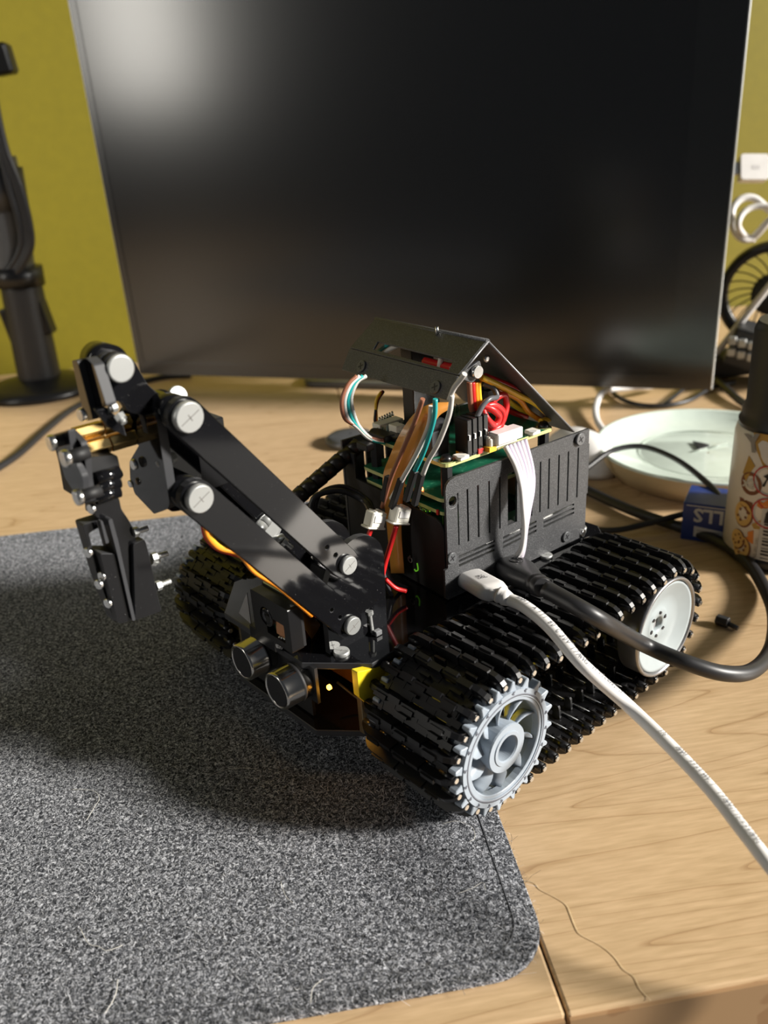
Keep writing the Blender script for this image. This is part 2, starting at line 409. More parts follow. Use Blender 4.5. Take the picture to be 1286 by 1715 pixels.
# ============================================================ monitor
mo = V((-.2625, .9343, .0181)); mphi = -.3438; mt_ = -.0157
MM = Matrix.Translation(mo) @ Matrix.Rotation(mphi, 4, 'Z') @ Matrix.Rotation(-mt_, 4, 'X')
mon = empty('monitor', MM); tag(mon, 'large black computer monitor with thin silver edge, switched off', 'monitor')
MW, MH = .598, .395
m = MB(); m.box((MW / 2, .0085, MH / 2), (MW, .014, MH)); m.build('housing', 'dull', mon, bevel=.001)
for x in (-.0006, MW + .0006): m = MB(); m.box((x, .0085, MH / 2), (.0022, .014, MH)); m.build('side_trim', 'silver', mon, bevel=.0006)
m = MB(); m.prism(rrect(.0002, .0002, MW - .0002, MH - .0002, .001), XZ(.0002), .0014, [rrect(.008, .014, MW - .036, MH - .008, .0006)]); m.build('bezel', 'bezel', mon)  # right strip much wider, slightly paler than the screen
m = MB(); m.prism(rrect(.0078, .0138, MW - .0358, MH - .0078, .0006), XZ(.0008), .001); m.build('screen', 'screen', mon)
m = MB(); m.box((MW / 2 - .0, .045, .16), (.26, .06, .18)); m.build('back_cover', 'darkplastic', mon, bevel=.012, seg=3)
m = MB(); m.box((MW / 2, .095, .09), (.07, .03, .21)); m.build('stand_neck', 'midgrey', mon, bevel=.004)
m = MB(Matrix.Translation((0, 0, -.0178))); m.prism(rrect(MW / 2 - .12, .03, MW / 2 + .12, .145, .02), XY(0), .006); m.build('stand_foot', 'midgrey', mon, bevel=.001)

# ============================================================ robot
rob = empty('tracked_robot', MR)
tag(rob, 'black tracked robot with folding gripper arm and grey sprocket wheels', 'robot')
# ---- tracks
SX, SZ, PR = -.0335, .0365, .0258
IX, IZ, IR = .0815, .0365, .0258
def track_path():
    P = []
    n = 40
    for i in range(n): P.append((SX + (IX - SX) * i / n, SZ - PR))
    for i in range(n): a = -PI / 2 + PI * i / n; P.append((IX + IR * math.cos(a), IZ + IR * math.sin(a)))
    for i in range(n): t = i / n; P.append((IX + (SX - IX) * t, IZ + IR - .0045 * math.sin(PI * t) ** 1.2))
    for i in range(n): a = PI / 2 + PI * i / n; P.append((SX + PR * math.cos(a), SZ + PR * math.sin(a)))
    P.append(P[0]); return P
def resample(P, n):
    d = [0]
    for a, b in zip(P, P[1:]): d.append(d[-1] + math.dist(a, b))
    L = d[-1]; out = []; k = 0
    for i in range(n):
        s = L * i / n
        while d[k + 1] < s: k += 1
        t = (s - d[k]) / (d[k + 1] - d[k]); out.append((P[k][0] + (P[k + 1][0] - P[k][0]) * t, P[k][1] + (P[k + 1][1] - P[k][1]) * t))
    return out
HW = .0195
lk = MB()
lk.box((.0041, 0, .0002), (.0050, .036, .0014))                                   # web between pins
for i in range(7):                                                                # hinge knuckles, alternately front and back
    w = -.018 + .006 * i
    lk.cyl((0 if i % 2 else .0080, w - .0028, 0), (0 if i % 2 else .0080, w + .0028, 0), .0014, 8)
    lk.box((.0020 if i % 2 else .0062, w, .0002), (.0042, .0056, .0018))
def fingerbar(q, w0, w1, top):
    return [(w0, .0010), (w0, top), (q * .0175, top), (q * .0208, top - .0005), (q * .0232, top - .0020), (q * .0244, .0012), (q * .0244, -.0018), (q * .0224, -.0018), (q * .0212, .0004), (q * .0190, .0012)]
TW = frame((0, 1, 0), (0, 0, 1), (1, 0, 0), (-.0011, 0, 0))
for q in (-1, 1):
    lk.prism(fingerbar(q, 0, q, .0046), TW, .0022)                                # tread bar whose ends bend down over the pin
for a, b, o in ((-.0182, -.0112, .0008), (-.0106, -.0038, -.0008), (-.0032, .0036, .0008), (.0042, .0106, -.0008), (.0112, .0182, .0008)):
    lk.prism([(a, .0010), (b, .0010), (b - .0003, .0054), (a + .0003, .0054)], frame((0, 1, 0), (0, 0, 1), (1, 0, 0), (o - .0009, 0, 0)), .0018)
for a, b in ((-.0150, -.0095), (.0010, .0065)): lk.box((.0042, (a + b) / 2, .0018), (.0011, b - a, .0022))
for q in (-1, 1):
    lk.cyl((0, q * .0175, 0), (0, q * .0238, 0), .0020, 10)
    lk.box((.0020, q * .0165, -.0002), (.0030, .0018, .0030))
    lk.prism(rows([(q * .0085 - .0022, -.0005), (q * .0085 + .0022, -.0005), (q * .0085 + .0013, -.0072), (q * .0085 - .0013, -.0072)], .001), YZ(.0036), .0011)
for f in lk.bm.faces: f.material_index = 0
lk.mi = 1
for q in (-1, 1): lk.cyl((0, q * .0240, 0), (0, q * .0248, 0), .0011, 8)
link0 = lk.build('track_link', ['plastic', 'chrome'], None)
first = True
pn = MB(); pn.cyl((0, -.0174, 0), (0, .0174, 0), .0006, 6); pin0 = pn.build('pin', 'chrome', None)
def track(yc, name='track'):
    global first
    t = empty(name, Matrix.Translation((0, yc, 0)), rob)
    n = 48; P = resample(track_path(), n)
    for i in range(n):
        a = P[i]; b = P[(i + 1) % n]
        d = V((b[0] - a[0], 0, b[1] - a[1])).normalized(); nn = V((d.z, 0, -d.x))   # outward normal
        Mx = frame(d, V((0, 1, 0)), nn, (a[0], 0, a[1]))
        if first: link0.parent = t; link0.matrix_local = Mx; pin0.parent = t; pin0.matrix_local = Mx; first = False
        else: copy_part(link0, Mx, t); copy_part(pin0, Mx @ Matrix.Translation((0, 0, -.0009)), t)
    return t
track(-.0535); track(.0925)

def wheel_sprocket(yo, s):
    """toothed drive wheel, outer face at y = yo, s = -1 when it faces the near side"""
    r = empty('drive_sprocket', frame((1, 0, 0), (0, 0, 1), (0, s, 0), (SX, yo, SZ)), rob)   # local z = outwards
    teeth = []
    for i in range(20):
        a = 2 * PI * (i + .5) / 20
        for da, rr in ((-.085, .0238), (-.052, .0254), (-.030, .0272), (.0, .0276), (.030, .0272), (.052, .0254), (.085, .0238)):
            teeth.append((rr * math.cos(a + da), rr * math.sin(a + da)))
    m = MB(); m.prism(teeth, XY(-.0036), .0036, [circ(0, 0, .0190, 48)]); m.build('toothed_rim', 'grey', r, bevel=.0003)
    m = MB(); m.lathe((0, 0, -.012), (0, 0, 1), [(.0198, 0), (.0198, .0105), (.0206, .0113), (.0206, .0124), (.0212, .0124), (.0212, .0112), (.0218, .0112), (.0218, .0124), (.0238, .0124), (.0238, .0), (.0198, 0)], 64, False)
    for f in m.bm.faces: f.smooth = False
    m.build('drum', 'grey', r)
    m = MB(); m.lathe((0, 0, 0), (0, 0, 1), [(.02185, -.0004), (.02185, .00045), (.02115, .00045), (.02115, -.0004)], 64, False); m.build('groove_line', 'greymark', r)
    m = MB(); m.lathe((0, 0, -.009), (0, 0, 1), [(.0096, 0), (.0100, .0088), (.0098, .0094), (.0072, .0094), (.0070, .0098), (.0056, .0098), (.0052, .0092), (.0050, 0)], 40, False)
    for f in m.bm.faces: f.smooth = False
    m.build('hub', 'grey', r)
    m = MB(); m.lathe((0, 0, -.0085), (0, 0, 1), [(.0052, 0), (.0052, .0006)], 24); m.build('hub_bore', 'greymark', r)
    for i in range(10):
        a = 2 * PI * i / 10 + .2; m = MB(Matrix.Rotation(a, 4, 'Z')); R = []
        for k in range(7):
            t = k / 6; rad = .0086 + (.0192 - .0086) * t; tw = .9 - .55 * t; h = .0038 - .0010 * abs(t - .5)
            c = V((rad, .0016 * math.sin(PI * t), -.0048)); dv = V((0, math.sin(tw), math.cos(tw))); nv = V((0, math.cos(tw), -math.sin(tw)))
            R.append([c + dv * h + nv * .0004, c + dv * h - nv * .0004, c - dv * h - nv * .0008, c - dv * h + nv * .0008])
        m.rings(R); m.build('spoke', 'grey', r)
    m = MB()
    for i in range(20):
        a = 2 * PI * (i + .5) / 20; R = Matrix.Rotation(a + .3, 4, 'Z'); c = V((.0230 * math.cos(a), .0230 * math.sin(a), .0004))
        m.box(c, (.0014, .0003, .0004), R); m.box(c + R.to_3x3() @ V((.0003, 0, 0)), (.0003, .0016, .0004), R); m.box(c + R.to_3x3() @ V((-.0003, .0004, 0)), (.0012, .0003, .0004), Matrix.Rotation(a + 1.1, 4, 'Z'))
    m.build('rim_mark', 'greymark', r, kind='stuff')
    return r
wheel_sprocket(-.0790, -1)
wheel_sprocket(.1180, 1)
wheel_sprocket(-.0330, 1)
def wheel_idler(yo, s):
    r = empty('idler_wheel', frame((1, 0, 0), (0, 0, 1), (0, s, 0), (IX - .0036, yo, IZ)), rob)
    m = MB(); m.lathe((0, 0, -.010), (0, 0, 1), [(.0222, 0), (.0236, .001), (.0236, .0085), (.0240, .0100), (.0236, .0112), (.0226, .0112), (.0220, .0096), (.0220, 0)], 64, False); m.build('rim', 'rim', r)
    m = MB(); m.lathe((0, 0, 0), (0, 0, 1), [(.0222, -.0010), (.0215, .0006), (.0206, .0002), (.0150, -.0022), (.0085, -.0040), (.0078, -.0034), (.0050, -.0034), (.0036, -.0036), (.0033, -.0062)], 64, False); m.build('wheel_disc', 'palegrey', r)
    m = MB(); m.lathe((0, 0, -.0062), (0, 0, 1), [(.0034, 0), (.0034, .0004)], 20); m.build('axle_bore', 'inkgrey', r)
    for i in range(6):
        a = 2 * PI * i / 6 + .3; m = MB(); c = V((.0056 * math.cos(a), .0056 * math.sin(a), -.0034))
        m.cyl(c, c + V((0, 0, .0004)), .00075, 10); m.box(c + V((.0007 * math.cos(a + 1.2), .0007 * math.sin(a + 1.2), .0002)), (.0012, .0005, .0004), Matrix.Rotation(a, 4, 'Z')); m.build('bolt_hole', 'ink', r)
    return r
wheel_idler(-.0770, -1); wheel_idler(.1160, 1)
m = MB(); m.cyl((IX, -.07, IZ), (IX, .11, IZ), .0028, 14); m.cyl((SX, -.075, SZ), (SX, -.02, SZ), .003, 14); m.cyl((SX, .06, SZ), (SX, .114, SZ), .003, 14); m.build('axle', 'midgrey', rob)

# ---- chassis
CT = .0607
c_fl = RZp(505, 1110, CT); c_2 = RZp(624, 1111, CT); c_3 = RZp(688, 1079, CT)
YM = .0195
plate = [(c_fl.x, c_fl.y), (c_2.x, c_2.y), (c_3.x, -.0285), (.098, -.0285), (.104, -.022)]
full = plate + [(x, 2 * YM - y) for x, y in plate[::-1]]
def chassis(z, poly, name):
    m = MB(); m.prism(poly, XY(z - .003), .003, [circ(-.05, YM, .004, 12), circ(.09, YM, .004, 12)]); return m.build(name, 'acrylic', rob, bevel=.0003)
chassis(CT, full, 'upper_deck')
low = [(x + (.003 if x < 0 else 0), y) for x, y in full]
chassis(.0265, low, 'lower_deck')
for x, y in ((-.055, -.0235), (-.012, -.024), (.06, -.024), (.095, -.018), (-.055, 2 * YM + .0235), (.06, 2 * YM + .024), (.095, 2 * YM + .018)):
    m = MB(); m.cyl((x, y, .0265), (x, y, CT - .003), .0026, 6, sm=False); m.build('standoff', 'bronze', rob, bevel=.0002)
for x, y in ((-.0515, -.0235),):
    pass
p = RZp(572, 1095, CT); screw((p.x, p.y, CT), (0, 0, 1), .0033, rob)
for x, y in ((.06, -.024), (.095, -.018)): screw((x, y, CT), (0, 0, 1), .003, rob)
# yellow gearbox motor beside the front sprocket
def Rl0(px, py): p = RYp(px, py, -.0294); return (p.x, p.z)
def motor(y0, y1, s):
    r = empty('gear_motor', None, rob)
    m = MB(); m.prism(rows([(-.050, .028), (-.044, .0245), (-.010, .0245), (.006, .030), (.006, .052), (-.046, .0555), (-.050, .050)], .003), XZ(min(y0, y1)), abs(y1 - y0)); m.build('gearbox', 'yellow', r, bevel=.0006)
    m = MB(); m.cyl((.006, (y0 + y1) / 2, .041), (.032, (y0 + y1) / 2, .041), .0095, 24); m.build('motor_can', 'silver', r)
    if s < 0:
        m = MB(); m.prism(rows([Rl0(*q) for q in ((598, 1126), (660, 1112), (652, 1138), (640, 1142), (643, 1158), (624, 1186), (602, 1168))], .0006), XZ(-.0294), .0034); m.build('clip', 'yellow', r, bevel=.0004)
    return r
motor(-.046, -.027, -1); motor(.066, .085, 1)
# amber lit circuit inside the front
m = MB(); m.box((-.040, YM, .042), (.0016, .052, .024)); m.build('light_board', 'flex', rob)
pa = RYp(553, 1150, -.013); m = MB(); m.lathe((pa.x, pa.y, pa.z), (-1, 0, 0), [(.0011, 0), (.0011, .001), (.0006, .0014)], 12); m.build('amber_lamp', 'ledamber', rob)
m = MB(); m.tube([(-.050, .000, .036), (-.047, -.010, .031), (-.046, -.020, .033), (-.046, -.026, .037)], .0006, 6); m.build('inner_wire', 'greyw', rob)
m = MB(); m.box((-.064, YM + .004, .0415), (.0015, .050, .028)); m.build('front_bar', 'dull', rob)
l = bpy.data.lights.new('amber_glow', 'POINT'); l.energy = .003; l.color = (1, .45, .05); l.shadow_soft_size = .002
lo = bpy.data.objects.new('amber_glow', l); COL.objects.link(lo); lo.parent = rob; lo.location = (pa.x - .003, pa.y - .003, pa.z)

# ---- ultrasonic sensor
us = empty('ultrasonic_sensor', None, rob)
ux = -.083
u1 = RXp(403.8, 1110.6, ux); u2 = RXp(462, 1159, ux)
m = MB(); m.box((-.0695, (u1.y + u2.y) / 2, (u1.z + u2.z) / 2 - .001), (.0014, .042, .0165)); m.build('sensor_board', 'dull', us)
for u in (u1, u2):
    m = MB(); m.lathe(u, (1, 0, 0), [(.0066, .0004), (.0072, 0), (.0078, .0003), (.0080, .001), (.0080, .0078), (.0083, .0081), (.0083, .0090), (.0080, .0092), (.0080, .0135)], 40, False); m.build('transducer', 'sensor', us)
    m = MB(); m.lathe(V(u) + V((.0083, 0, 0)), (1, 0, 0), [(.00815, -.0004), (.0084, 0), (.0084, .0006), (.00815, .001)], 40, False); m.build('band', 'dull', us)
    m = MB(); m.lathe(V(u) + V((.0006, 0, 0)), (1, 0, 0), [(.0068, 0), (.0068, .0006)], 32)
    for k in range(-9, 10):
        w = math.sqrt(max(0, .0064 ** 2 - (k * .0007) ** 2)); m.box((u.x + .0005, u.y, u.z + k * .0007), (.0003, 2 * w, .00025))
        m.box((u.x + .0005, u.y + k * .0007, u.z), (.0003, .00025, 2 * w))
    m.build('mesh_grille', 'mesh', us)
# ---- camera module
cm = empty('camera_module', None, rob)
cx = -.078
q1 = RXp(418, 985, cx); q2 = RXp(480, 1022, cx); q3 = RXp(484, 1092, cx)
ytop, ybot, yl, yr = (q1.z + q2.z) / 2, q3.z, q1.y, q2.y - .0005
m = MB(); m.prism(rrect(yr, ybot, yl, ytop, .001), YZ(cx), .0055, [rrect(yr + .004, ybot + .003, yl - .009, ybot + .011, .0005), circ((yl + yr) / 2 + .003, ytop - .009, .0042, 20)]); m.build('camera_case', 'plastic', cm, bevel=.0004)
m = MB(); m.box((cx + .0038, (yl + yr) / 2, (ytop + ybot) / 2), (.0012, abs(yl - yr) - .001, ytop - ybot - .001)); m.build('camera_board', 'pcb', cm)
m = MB(); m.box((cx + .0020, yr + .0085, ybot + .0068), (.0012, .0062, .006)); m.build('flex_patch', 'copper', cm)
for k in range(3): m = MB(); m.lathe((cx + .0012, yr + .0055 + k * .0018, ybot + .0042 - k * .0004), (-1, 0, 0), [(.0006, 0), (.0006, .0004), (.0003, .0009)], 8); m.build('solder_pin', 'chrome', cm)
m = MB(); m.lathe((cx + .0035, (yl + yr) / 2 + .003, ytop - .009), (-1, 0, 0), [(.0038, 0), (.0038, .003), (.003, .0036), (.002, .003)], 24); m.build('lens', 'acrylic', cm)
m = MB(); m.box((cx + .0062, (yl + yr) / 2, (ytop + ybot) / 2 + .0006), (.0016, abs(yl - yr) * .96, ytop - ybot)); m.build('backing_plate', 'dull', cm); m = MB(); m.box((cx + .0062, (yl + yr) / 2, ytop + .0008), (.0012, abs(yl - yr) * .9, .0010)); m.build('board_rim', 'pcbedge', cm)
m = MB(); a = RXp(400, 1027, -.071); b = RXp(413, 993, -.071); c = RXp(420, 1045, -.071)
m.prism([(a.y, a.z), (b.y, b.z), (c.y, c.z)], YZ(-.071), .0004); m.build('paper_tab', 'inkgrey', cm)
m = MB(); m.box((cx + .010, YM - .006, CT + .003), (.014, .018, .006)); m.build('mount_foot', 'plastic', cm, bevel=.0004)
# orange flex behind the camera
def ribbon(A, B, name, mt, parent, th=.00012, k=5):
    A = catmull(A, k); B = catmull(B, k); m = MB(); R = []
    for i, (a, b) in enumerate(zip(A, B)):
        j = min(i + 1, len(A) - 1); i0 = max(i - 1, 0); t = (A[j] - A[i0]); n = t.cross(b - a); n = n.normalized() * th if n.length > 1e-12 else V((0, 0, th))
        R.append([a + n, b + n, b - n, a - n])
    m.rings(R); return m.build(name, mt, parent)
ribbon([RYp(497, 1035, .0), RYp(512, 1055, .0), RYp(530, 1078, .004), RYp(556, 1070, .008)], [RYp(505, 1010, .008), RYp(530, 1030, .010), RYp(560, 1050, .012), RYp(580, 1045, .014)], 'flex_cable', 'flex', rob)
ribbon([RYp(497, 1090, .0), RYp(520, 1088, .002), RYp(540, 1086, .004)], [RYp(499, 1045, .004), RYp(522, 1062, .006), RYp(545, 1070, .008)], 'flex_cable', 'flex', rob)

# ---- arm bracket
BY = -.0125
ar = empty('arm_bracket', None, rob)
bl = RYp(553, 1092, BY); brr = RYp(648, 1045, BY)
tx0, tx1, tzr = bl.x, brr.x, .0935
bp = [(tx0, CT), (tx1, CT), (tx1 + .0008, .0925)]
cxm = (tx0 + tx1) / 2 + .003; rr_ = tx1 - cxm + .0008
for i in range(11): a = PI * i / 10 * .80; bp.append((cxm + rr_ * math.cos(a), .0925 + rr_ * 1.0 * math.sin(a)))
bp += [(tx0 + .004, .096), (tx0, .088)]
sl = RYp(619, 1035, BY)
slot = [(sl.x - .0015, sl.z - .0035), (sl.x + .0015, sl.z - .0035), (sl.x + .0015, sl.z + .004), (sl.x - .0015, sl.z + .004)]
for y in (BY, .008): m = MB(); m.prism(bp, XZ(y), .003, [slot]); m.build('side_plate', 'acrylic', ar, bevel=.0002)
m = MB(); m.box(((tx0 + tx1) / 2, -.001, .078), (.0025, .020, .030)); m.build('cross_plate', 'acrylic', ar, bevel=.0002)
pp = V((sl.x, BY - .0002, sl.z)); bolt(pp + V((0, 0, .003)), pp + V((0, -.0008, -.0065)), .0009, ar)
m = MB(); m.box((sl.x + .001, BY - .003, CT + .0012), (.0035, .0025, .0022)); m.build('square_nut', 'midgrey', ar, bevel=.0003)
# ---- servo in the bracket
sv = empty('arm_servo', None, rob)
m = MB(); m.box((tx0 + .015, .000, .083), (.018, .013, .022)); m.build('servo_case', 'plastic', sv, bevel=.0005)
a = RYp(428, 872, .012); m = MB(); m.lathe((a.x, .004, a.z), (0, 1, 0), [(.0055, 0), (.0060, .001), (.0060, .005), (.003, .006)], 24); m.build('servo_horn', 'dull', sv)
m = MB(); m.lathe((a.x, .0035, a.z), (0, 1, 0), [(.0050, 0), (.0058, -.0006), (.0058, .0002)], 24); m.build('horn_ring', 'silver', sv)
a = RYp(428, 893, .002); b = RYp(452, 862, .004); m = MB(); m.cyl(a, a.lerp(b, .48), .0024, 16); m.cyl(a.lerp(b, .52), b, .0024, 16); m.build('linkage_cap', 'silver', sv)
a = RYp(455, 908, -.002); b = RYp(474, 900, -.002); m = MB(); m.cyl(a, b, .0016, 12); m.build('linkage_cap', 'silver', sv)
bolt(RYp(475, 906, -.004), RYp(490, 918, -.006), .0009, sv)
screw(RYp(525, 932, -.006), (0, -1, 0), .0013, sv, SN)

# ---- arm
arm = empty('folding_arm', None, rob)
AY = -.0165; SY = AY - .0003
def Rl(px, py, y=AY): p = RYp(px, py, y); return (p.x, p.z)
P1, P2 = Rl(311, 697), Rl(580, 945); Q1, Q2 = Rl(330, 833), Rl(587, 1046)
def link(p, q, y, r, th=.003, holes=()):
    m = MB(); m.prism(capsule(p, q, r), XZ(y), th, [circ(*h, .0010, 10) for h in holes]); return m.build('arm_link', 'acrylic', arm, bevel=.0002)
link(P1, P2, AY, .0060, holes=[Rl(548, 917), Rl(562, 930)])
link(Q1, Q2, AY, .0060, holes=[Rl(556, 1022), Rl(570, 1034)])
far = lambda p, dx=0, dz=0: (p[0] + dx, p[1] + dz)
link(far(P1, -.003, -.006), far(P2, -.003, -.006), .0115, .0056)
a, b = Rl(352, 770, .004), Rl(545, 955, .004); link(a, b, .004, .0040)
for p, r in ((P1, .0050), (Q1, .0048), (P2, .0038), (Q2, .0038)): screw((p[0], SY, p[1]), (0, -1, 0), r, arm)
for p in (P1, Q1): m = MB(); m.lathe((p[0], AY + .003, p[1]), (0, 1, 0), [(.0056, 0), (.0056, .013)], 28); m.build('spacer', 'acrylic', arm)
for p in (P2, Q2): m = MB(); m.cyl((p[0], BY - .0012, p[1]), (p[0], BY + .027, p[1]), .0022, 12); m.build('pivot_rod', 'midgrey', arm)
# servo lead looping under the lower link
for (pts, mt, dy) in (([(345, 880), (352, 897), (370, 915), (398, 922), (412, 935), (430, 957), (470, 985), (520, 1028)], 'yelloww', 0), ([(343, 881), (349, 899), (367, 917), (396, 925), (410, 938), (427, 958), (468, 984), (522, 1030)], 'orangew', -.0009), ([(340, 880), (346, 900), (365, 918), (394, 927), (412, 934), (436, 955), (478, 982), (530, 1030)], 'red', .0009)):
    m = MB(); m.tube([RYp(a, b + 1, -.0146 + dy * .5) for a, b in pts], .0009, 7); m.build('servo_lead', mt, arm)

# ---- gripper head
gr = empty('gripper', None, rob)
HY = -.0030
hp = [(165, 600), (182, 588), (206, 590), (226, 605), (246, 643), (268, 662), (300, 672), (318, 700), (334, 765), (338, 795), (334, 850), (285, 858), (272, 800), (250, 735), (240, 695), (215, 690), (205, 672), (185, 672), (176, 640)]
nuthole = circ(*Rl(293, 762, HY), .0018, 10)
m = MB(); m.prism(rows([Rl(a, b, HY) for a, b in hp], .0015), XZ(HY), .003); m.build('head_plate', 'acrylic', gr, bevel=.0002)
k0 = Rl(201, 617, -.0065); m = MB(); m.lathe((k0[0], -.0060, k0[1]), (0, -1, 0), [(.0042, 0), (.0043, .0006), (.0042, .0012), (.0037, .0015)], 32); m.build('cap_nut', 'silver', gr)
m = MB(); m.lathe((k0[0], -.0058, k0[1]), (0, 1, 0), [(.0044, 0), (.0046, .0028)], 28); m.build('washer', 'dull', gr)
m = MB(); m.lathe((k0[0] + .0005, .0, k0[1] + .0005), (0, 1, 0), [(.0055, 0), (.0055, .010), (.0045, .0105)], 28); m.build('boss', 'acrylic', gr)
w2 = Rl(290, 662, .004); screw((w2[0], .002, w2[1]), (0, -1, .25), .0034, gr)
nn = Rl(293, 765, -.005); bolt((nn[0] - .0005, -.0058, nn[1] + .0003), (nn[0] - .0068, -.0058, nn[1] - .0004), .0010, gr)
# servo filling the head
m = MB(); a = Rl(262, 700, .006); m.box((a[0] + .012, .007, a[1] - .016), (.019, .013, .024)); m.build('gripper_servo', 'plastic', gr, bevel=.0005)
# palm plates (in planes across the robot)
def ypoly(pts, x, f=cropA): return [(lambda p: (p.y, p.z))(RXp(*f(*q), x)) for q in pts]
m = MB(); m.prism(rows(ypoly([(700, 600), (722, 562), (825, 545), (850, 580), (950, 1215), (935, 1250), (833, 1290), (690, 1140), (655, 1030), (650, 900), (720, 780)], -.115), .0008), YZ(-.115), .0030); m.build('palm_plate', 'acrylic', gr, bevel=.0004)
m = MB(); m.prism(rows(ypoly([(222, 150), (330, 132), (385, 185), (482, 490), (375, 505), (342, 430), (285, 440)], -.1290), .0008), YZ(-.1290), .0032); m.build('upper_plate', 'acrylic', gr, bevel=.0004)
m = MB(); m.prism(rows(ypoly([(222, 150), (262, 150), (380, 590), (325, 600), (285, 440)], -.1310), .0008), YZ(-.1310), .0024); m.build('upper_plate', 'acrylic', gr, bevel=.0003)
m = MB(); m.prism([Rl(*cropA(*q), -.006) for q in ((400, 515), (490, 500), (600, 610), (632, 715), (500, 650))], XZ(-.006), .0025); m.build('blade', 'acrylic', gr, bevel=.0003)
bolt(RYp(*cropA(548, 492), -.007), RYp(*cropA(500, 508), -.007), .0009, gr); bolt(RYp(*cropA(575, 560), -.008), RYp(*cropA(612, 612), -.010), .0010, gr)
for q in ((312, 548, 30),): screw(RXp(*cropA(q[0], q[1]), -.1325), (-1, -.1, 0), .0020, gr, SN)
# brass spacers
def hexrod(y, z, x0, x1, r, name='brass_spacer'):
    m = MB()
    n = 2
    for i in range(n):
        a = x0 + (x1 - x0) * i / n; b = x0 + (x1 - x0) * (i + 1) / n - .0003
        m.cyl((a, y, z), (b, y, z), r, 6, sm=False)
    return m.build(name, 'brass', gr, bevel=.0002)
b1 = RXp(*cropA(260, 700), -.1325); b2 = RXp(*cropA(345, 810), -.1305)
hexrod(b1.y, b1.z, -.1335, -.1145, .0026); hexrod(b2.y, b2.z, -.1325, -.1145, .0029)
# front plate of the claw, three layers
for i, dx in enumerate((0, .0022, .0044)):
    x = -.1415 + dx
    ps = [(80, 700), (195, 665), (215, 800), (260, 930), (300, 1010), (315, 1205), (285, 1195), (170, 1020), (120, 840)] if i == 0 else [(120, 690), (195, 665), (290, 760), (320, 880), (335, 1050), (360, 1200), (310, 1205), (260, 940), (200, 800)]
    m = MB(); m.prism(rows(ypoly(ps, x), .0008), YZ(x), .0019); m.build('claw_plate', 'acrylic', gr, bevel=.0003)
for q, r in (((92, 755), .0024), ((198, 870), .0026), ((290, 1160), .0024)):
    p = RXp(*cropA(*q), -.1440); screw(p, (-1, 0, 0), r, gr, SN)
    m = MB(); m.cyl(p, p + V((.006, 0, 0)), r * .75, 10); m.build('collar', 'dull', gr)
for q, r in (((697, 918), .0018), ((590, 985), .0013), ((668, 1062), .0013), ((545, 915), .0010)):
    screw(RXp(*cropA(*q), -.1160), (-1, 0, 0), r, gr, SN)
# gear block between the plates
m = MB(); m.prism(rows([Rl(*cropA(*q), .001) for q in ((255, 880), (560, 850), (585, 960), (565, 1120), (440, 1180), (320, 1215), (285, 1000))], .001), XZ(.001), .016); m.build('gear_block', 'dull', gr, bevel=.0004)
m = MB()
for i in range(3):
    c = Rl(*cropA(480, 1000 + 70 * i), .0); m.cyl((c[0] - .004, -.0005, c[1]), (c[0] + .004, -.0005, c[1]), .0022, 12)
m.build('gear_tooth', 'acrylic', gr)
# finger
def fpoly(pts, y, th, name, mt='acrylic', f=cropB, bv=.0003):
    m = MB(); m.prism(rows([Rl(*f(*q), y) for q in pts], .0008), XZ(y), th); return m.build(name, mt, gr, bevel=bv)
fpoly([(190, 130), (445, 85), (470, 210), (545, 320), (600, 420), (640, 600), (650, 1405), (600, 1412), (420, 700), (360, 330), (200, 300)], .0015, .008, 'finger_plate')
fpoly([(240, 690), (430, 690), (590, 1410), (440, 1450)], -.0005, .009, 'finger_pad')
fpoly([(330, 330), (372, 310), (440, 560), (625, 1408), (590, 1414), (425, 690)], -.0018, .0105, 'finger_rib', 'acryledge')
fpoly([(600, 590), (725, 535), (770, 700), (870, 1180), (905, 1310), (625, 1408)], -.0004, .009, 'finger_pad')
fpoly([(55, 382), (320, 300), (340, 345), (120, 470), (150, 600), (235, 900), (430, 1440), (400, 1425), (215, 930)], .003, .006, 'finger_guard')
fpoly([(245, 340), (270, 335), (340, 570), (305, 585)], -.001, .002, 'finger_rib', 'acryledge')
for a, b in (((605, 462), (752, 415)), ((805, 735), (965, 685)), ((852, 1040), (1003, 985))): bolt(RYp(*cropB(*a), .001), RYp(*cropB(*b), .001), .0010, gr)
bolt(RYp(*cropB(805, 765), .003), RYp(*cropB(880, 780), .003), .0010, gr)
for q in ((165, 200), (130, 670), (280, 925), (245, 1012), (343, 1215)): screw(RYp(*cropB(*q), .0015), (-1, -.25, 0), .0017, gr, SN)

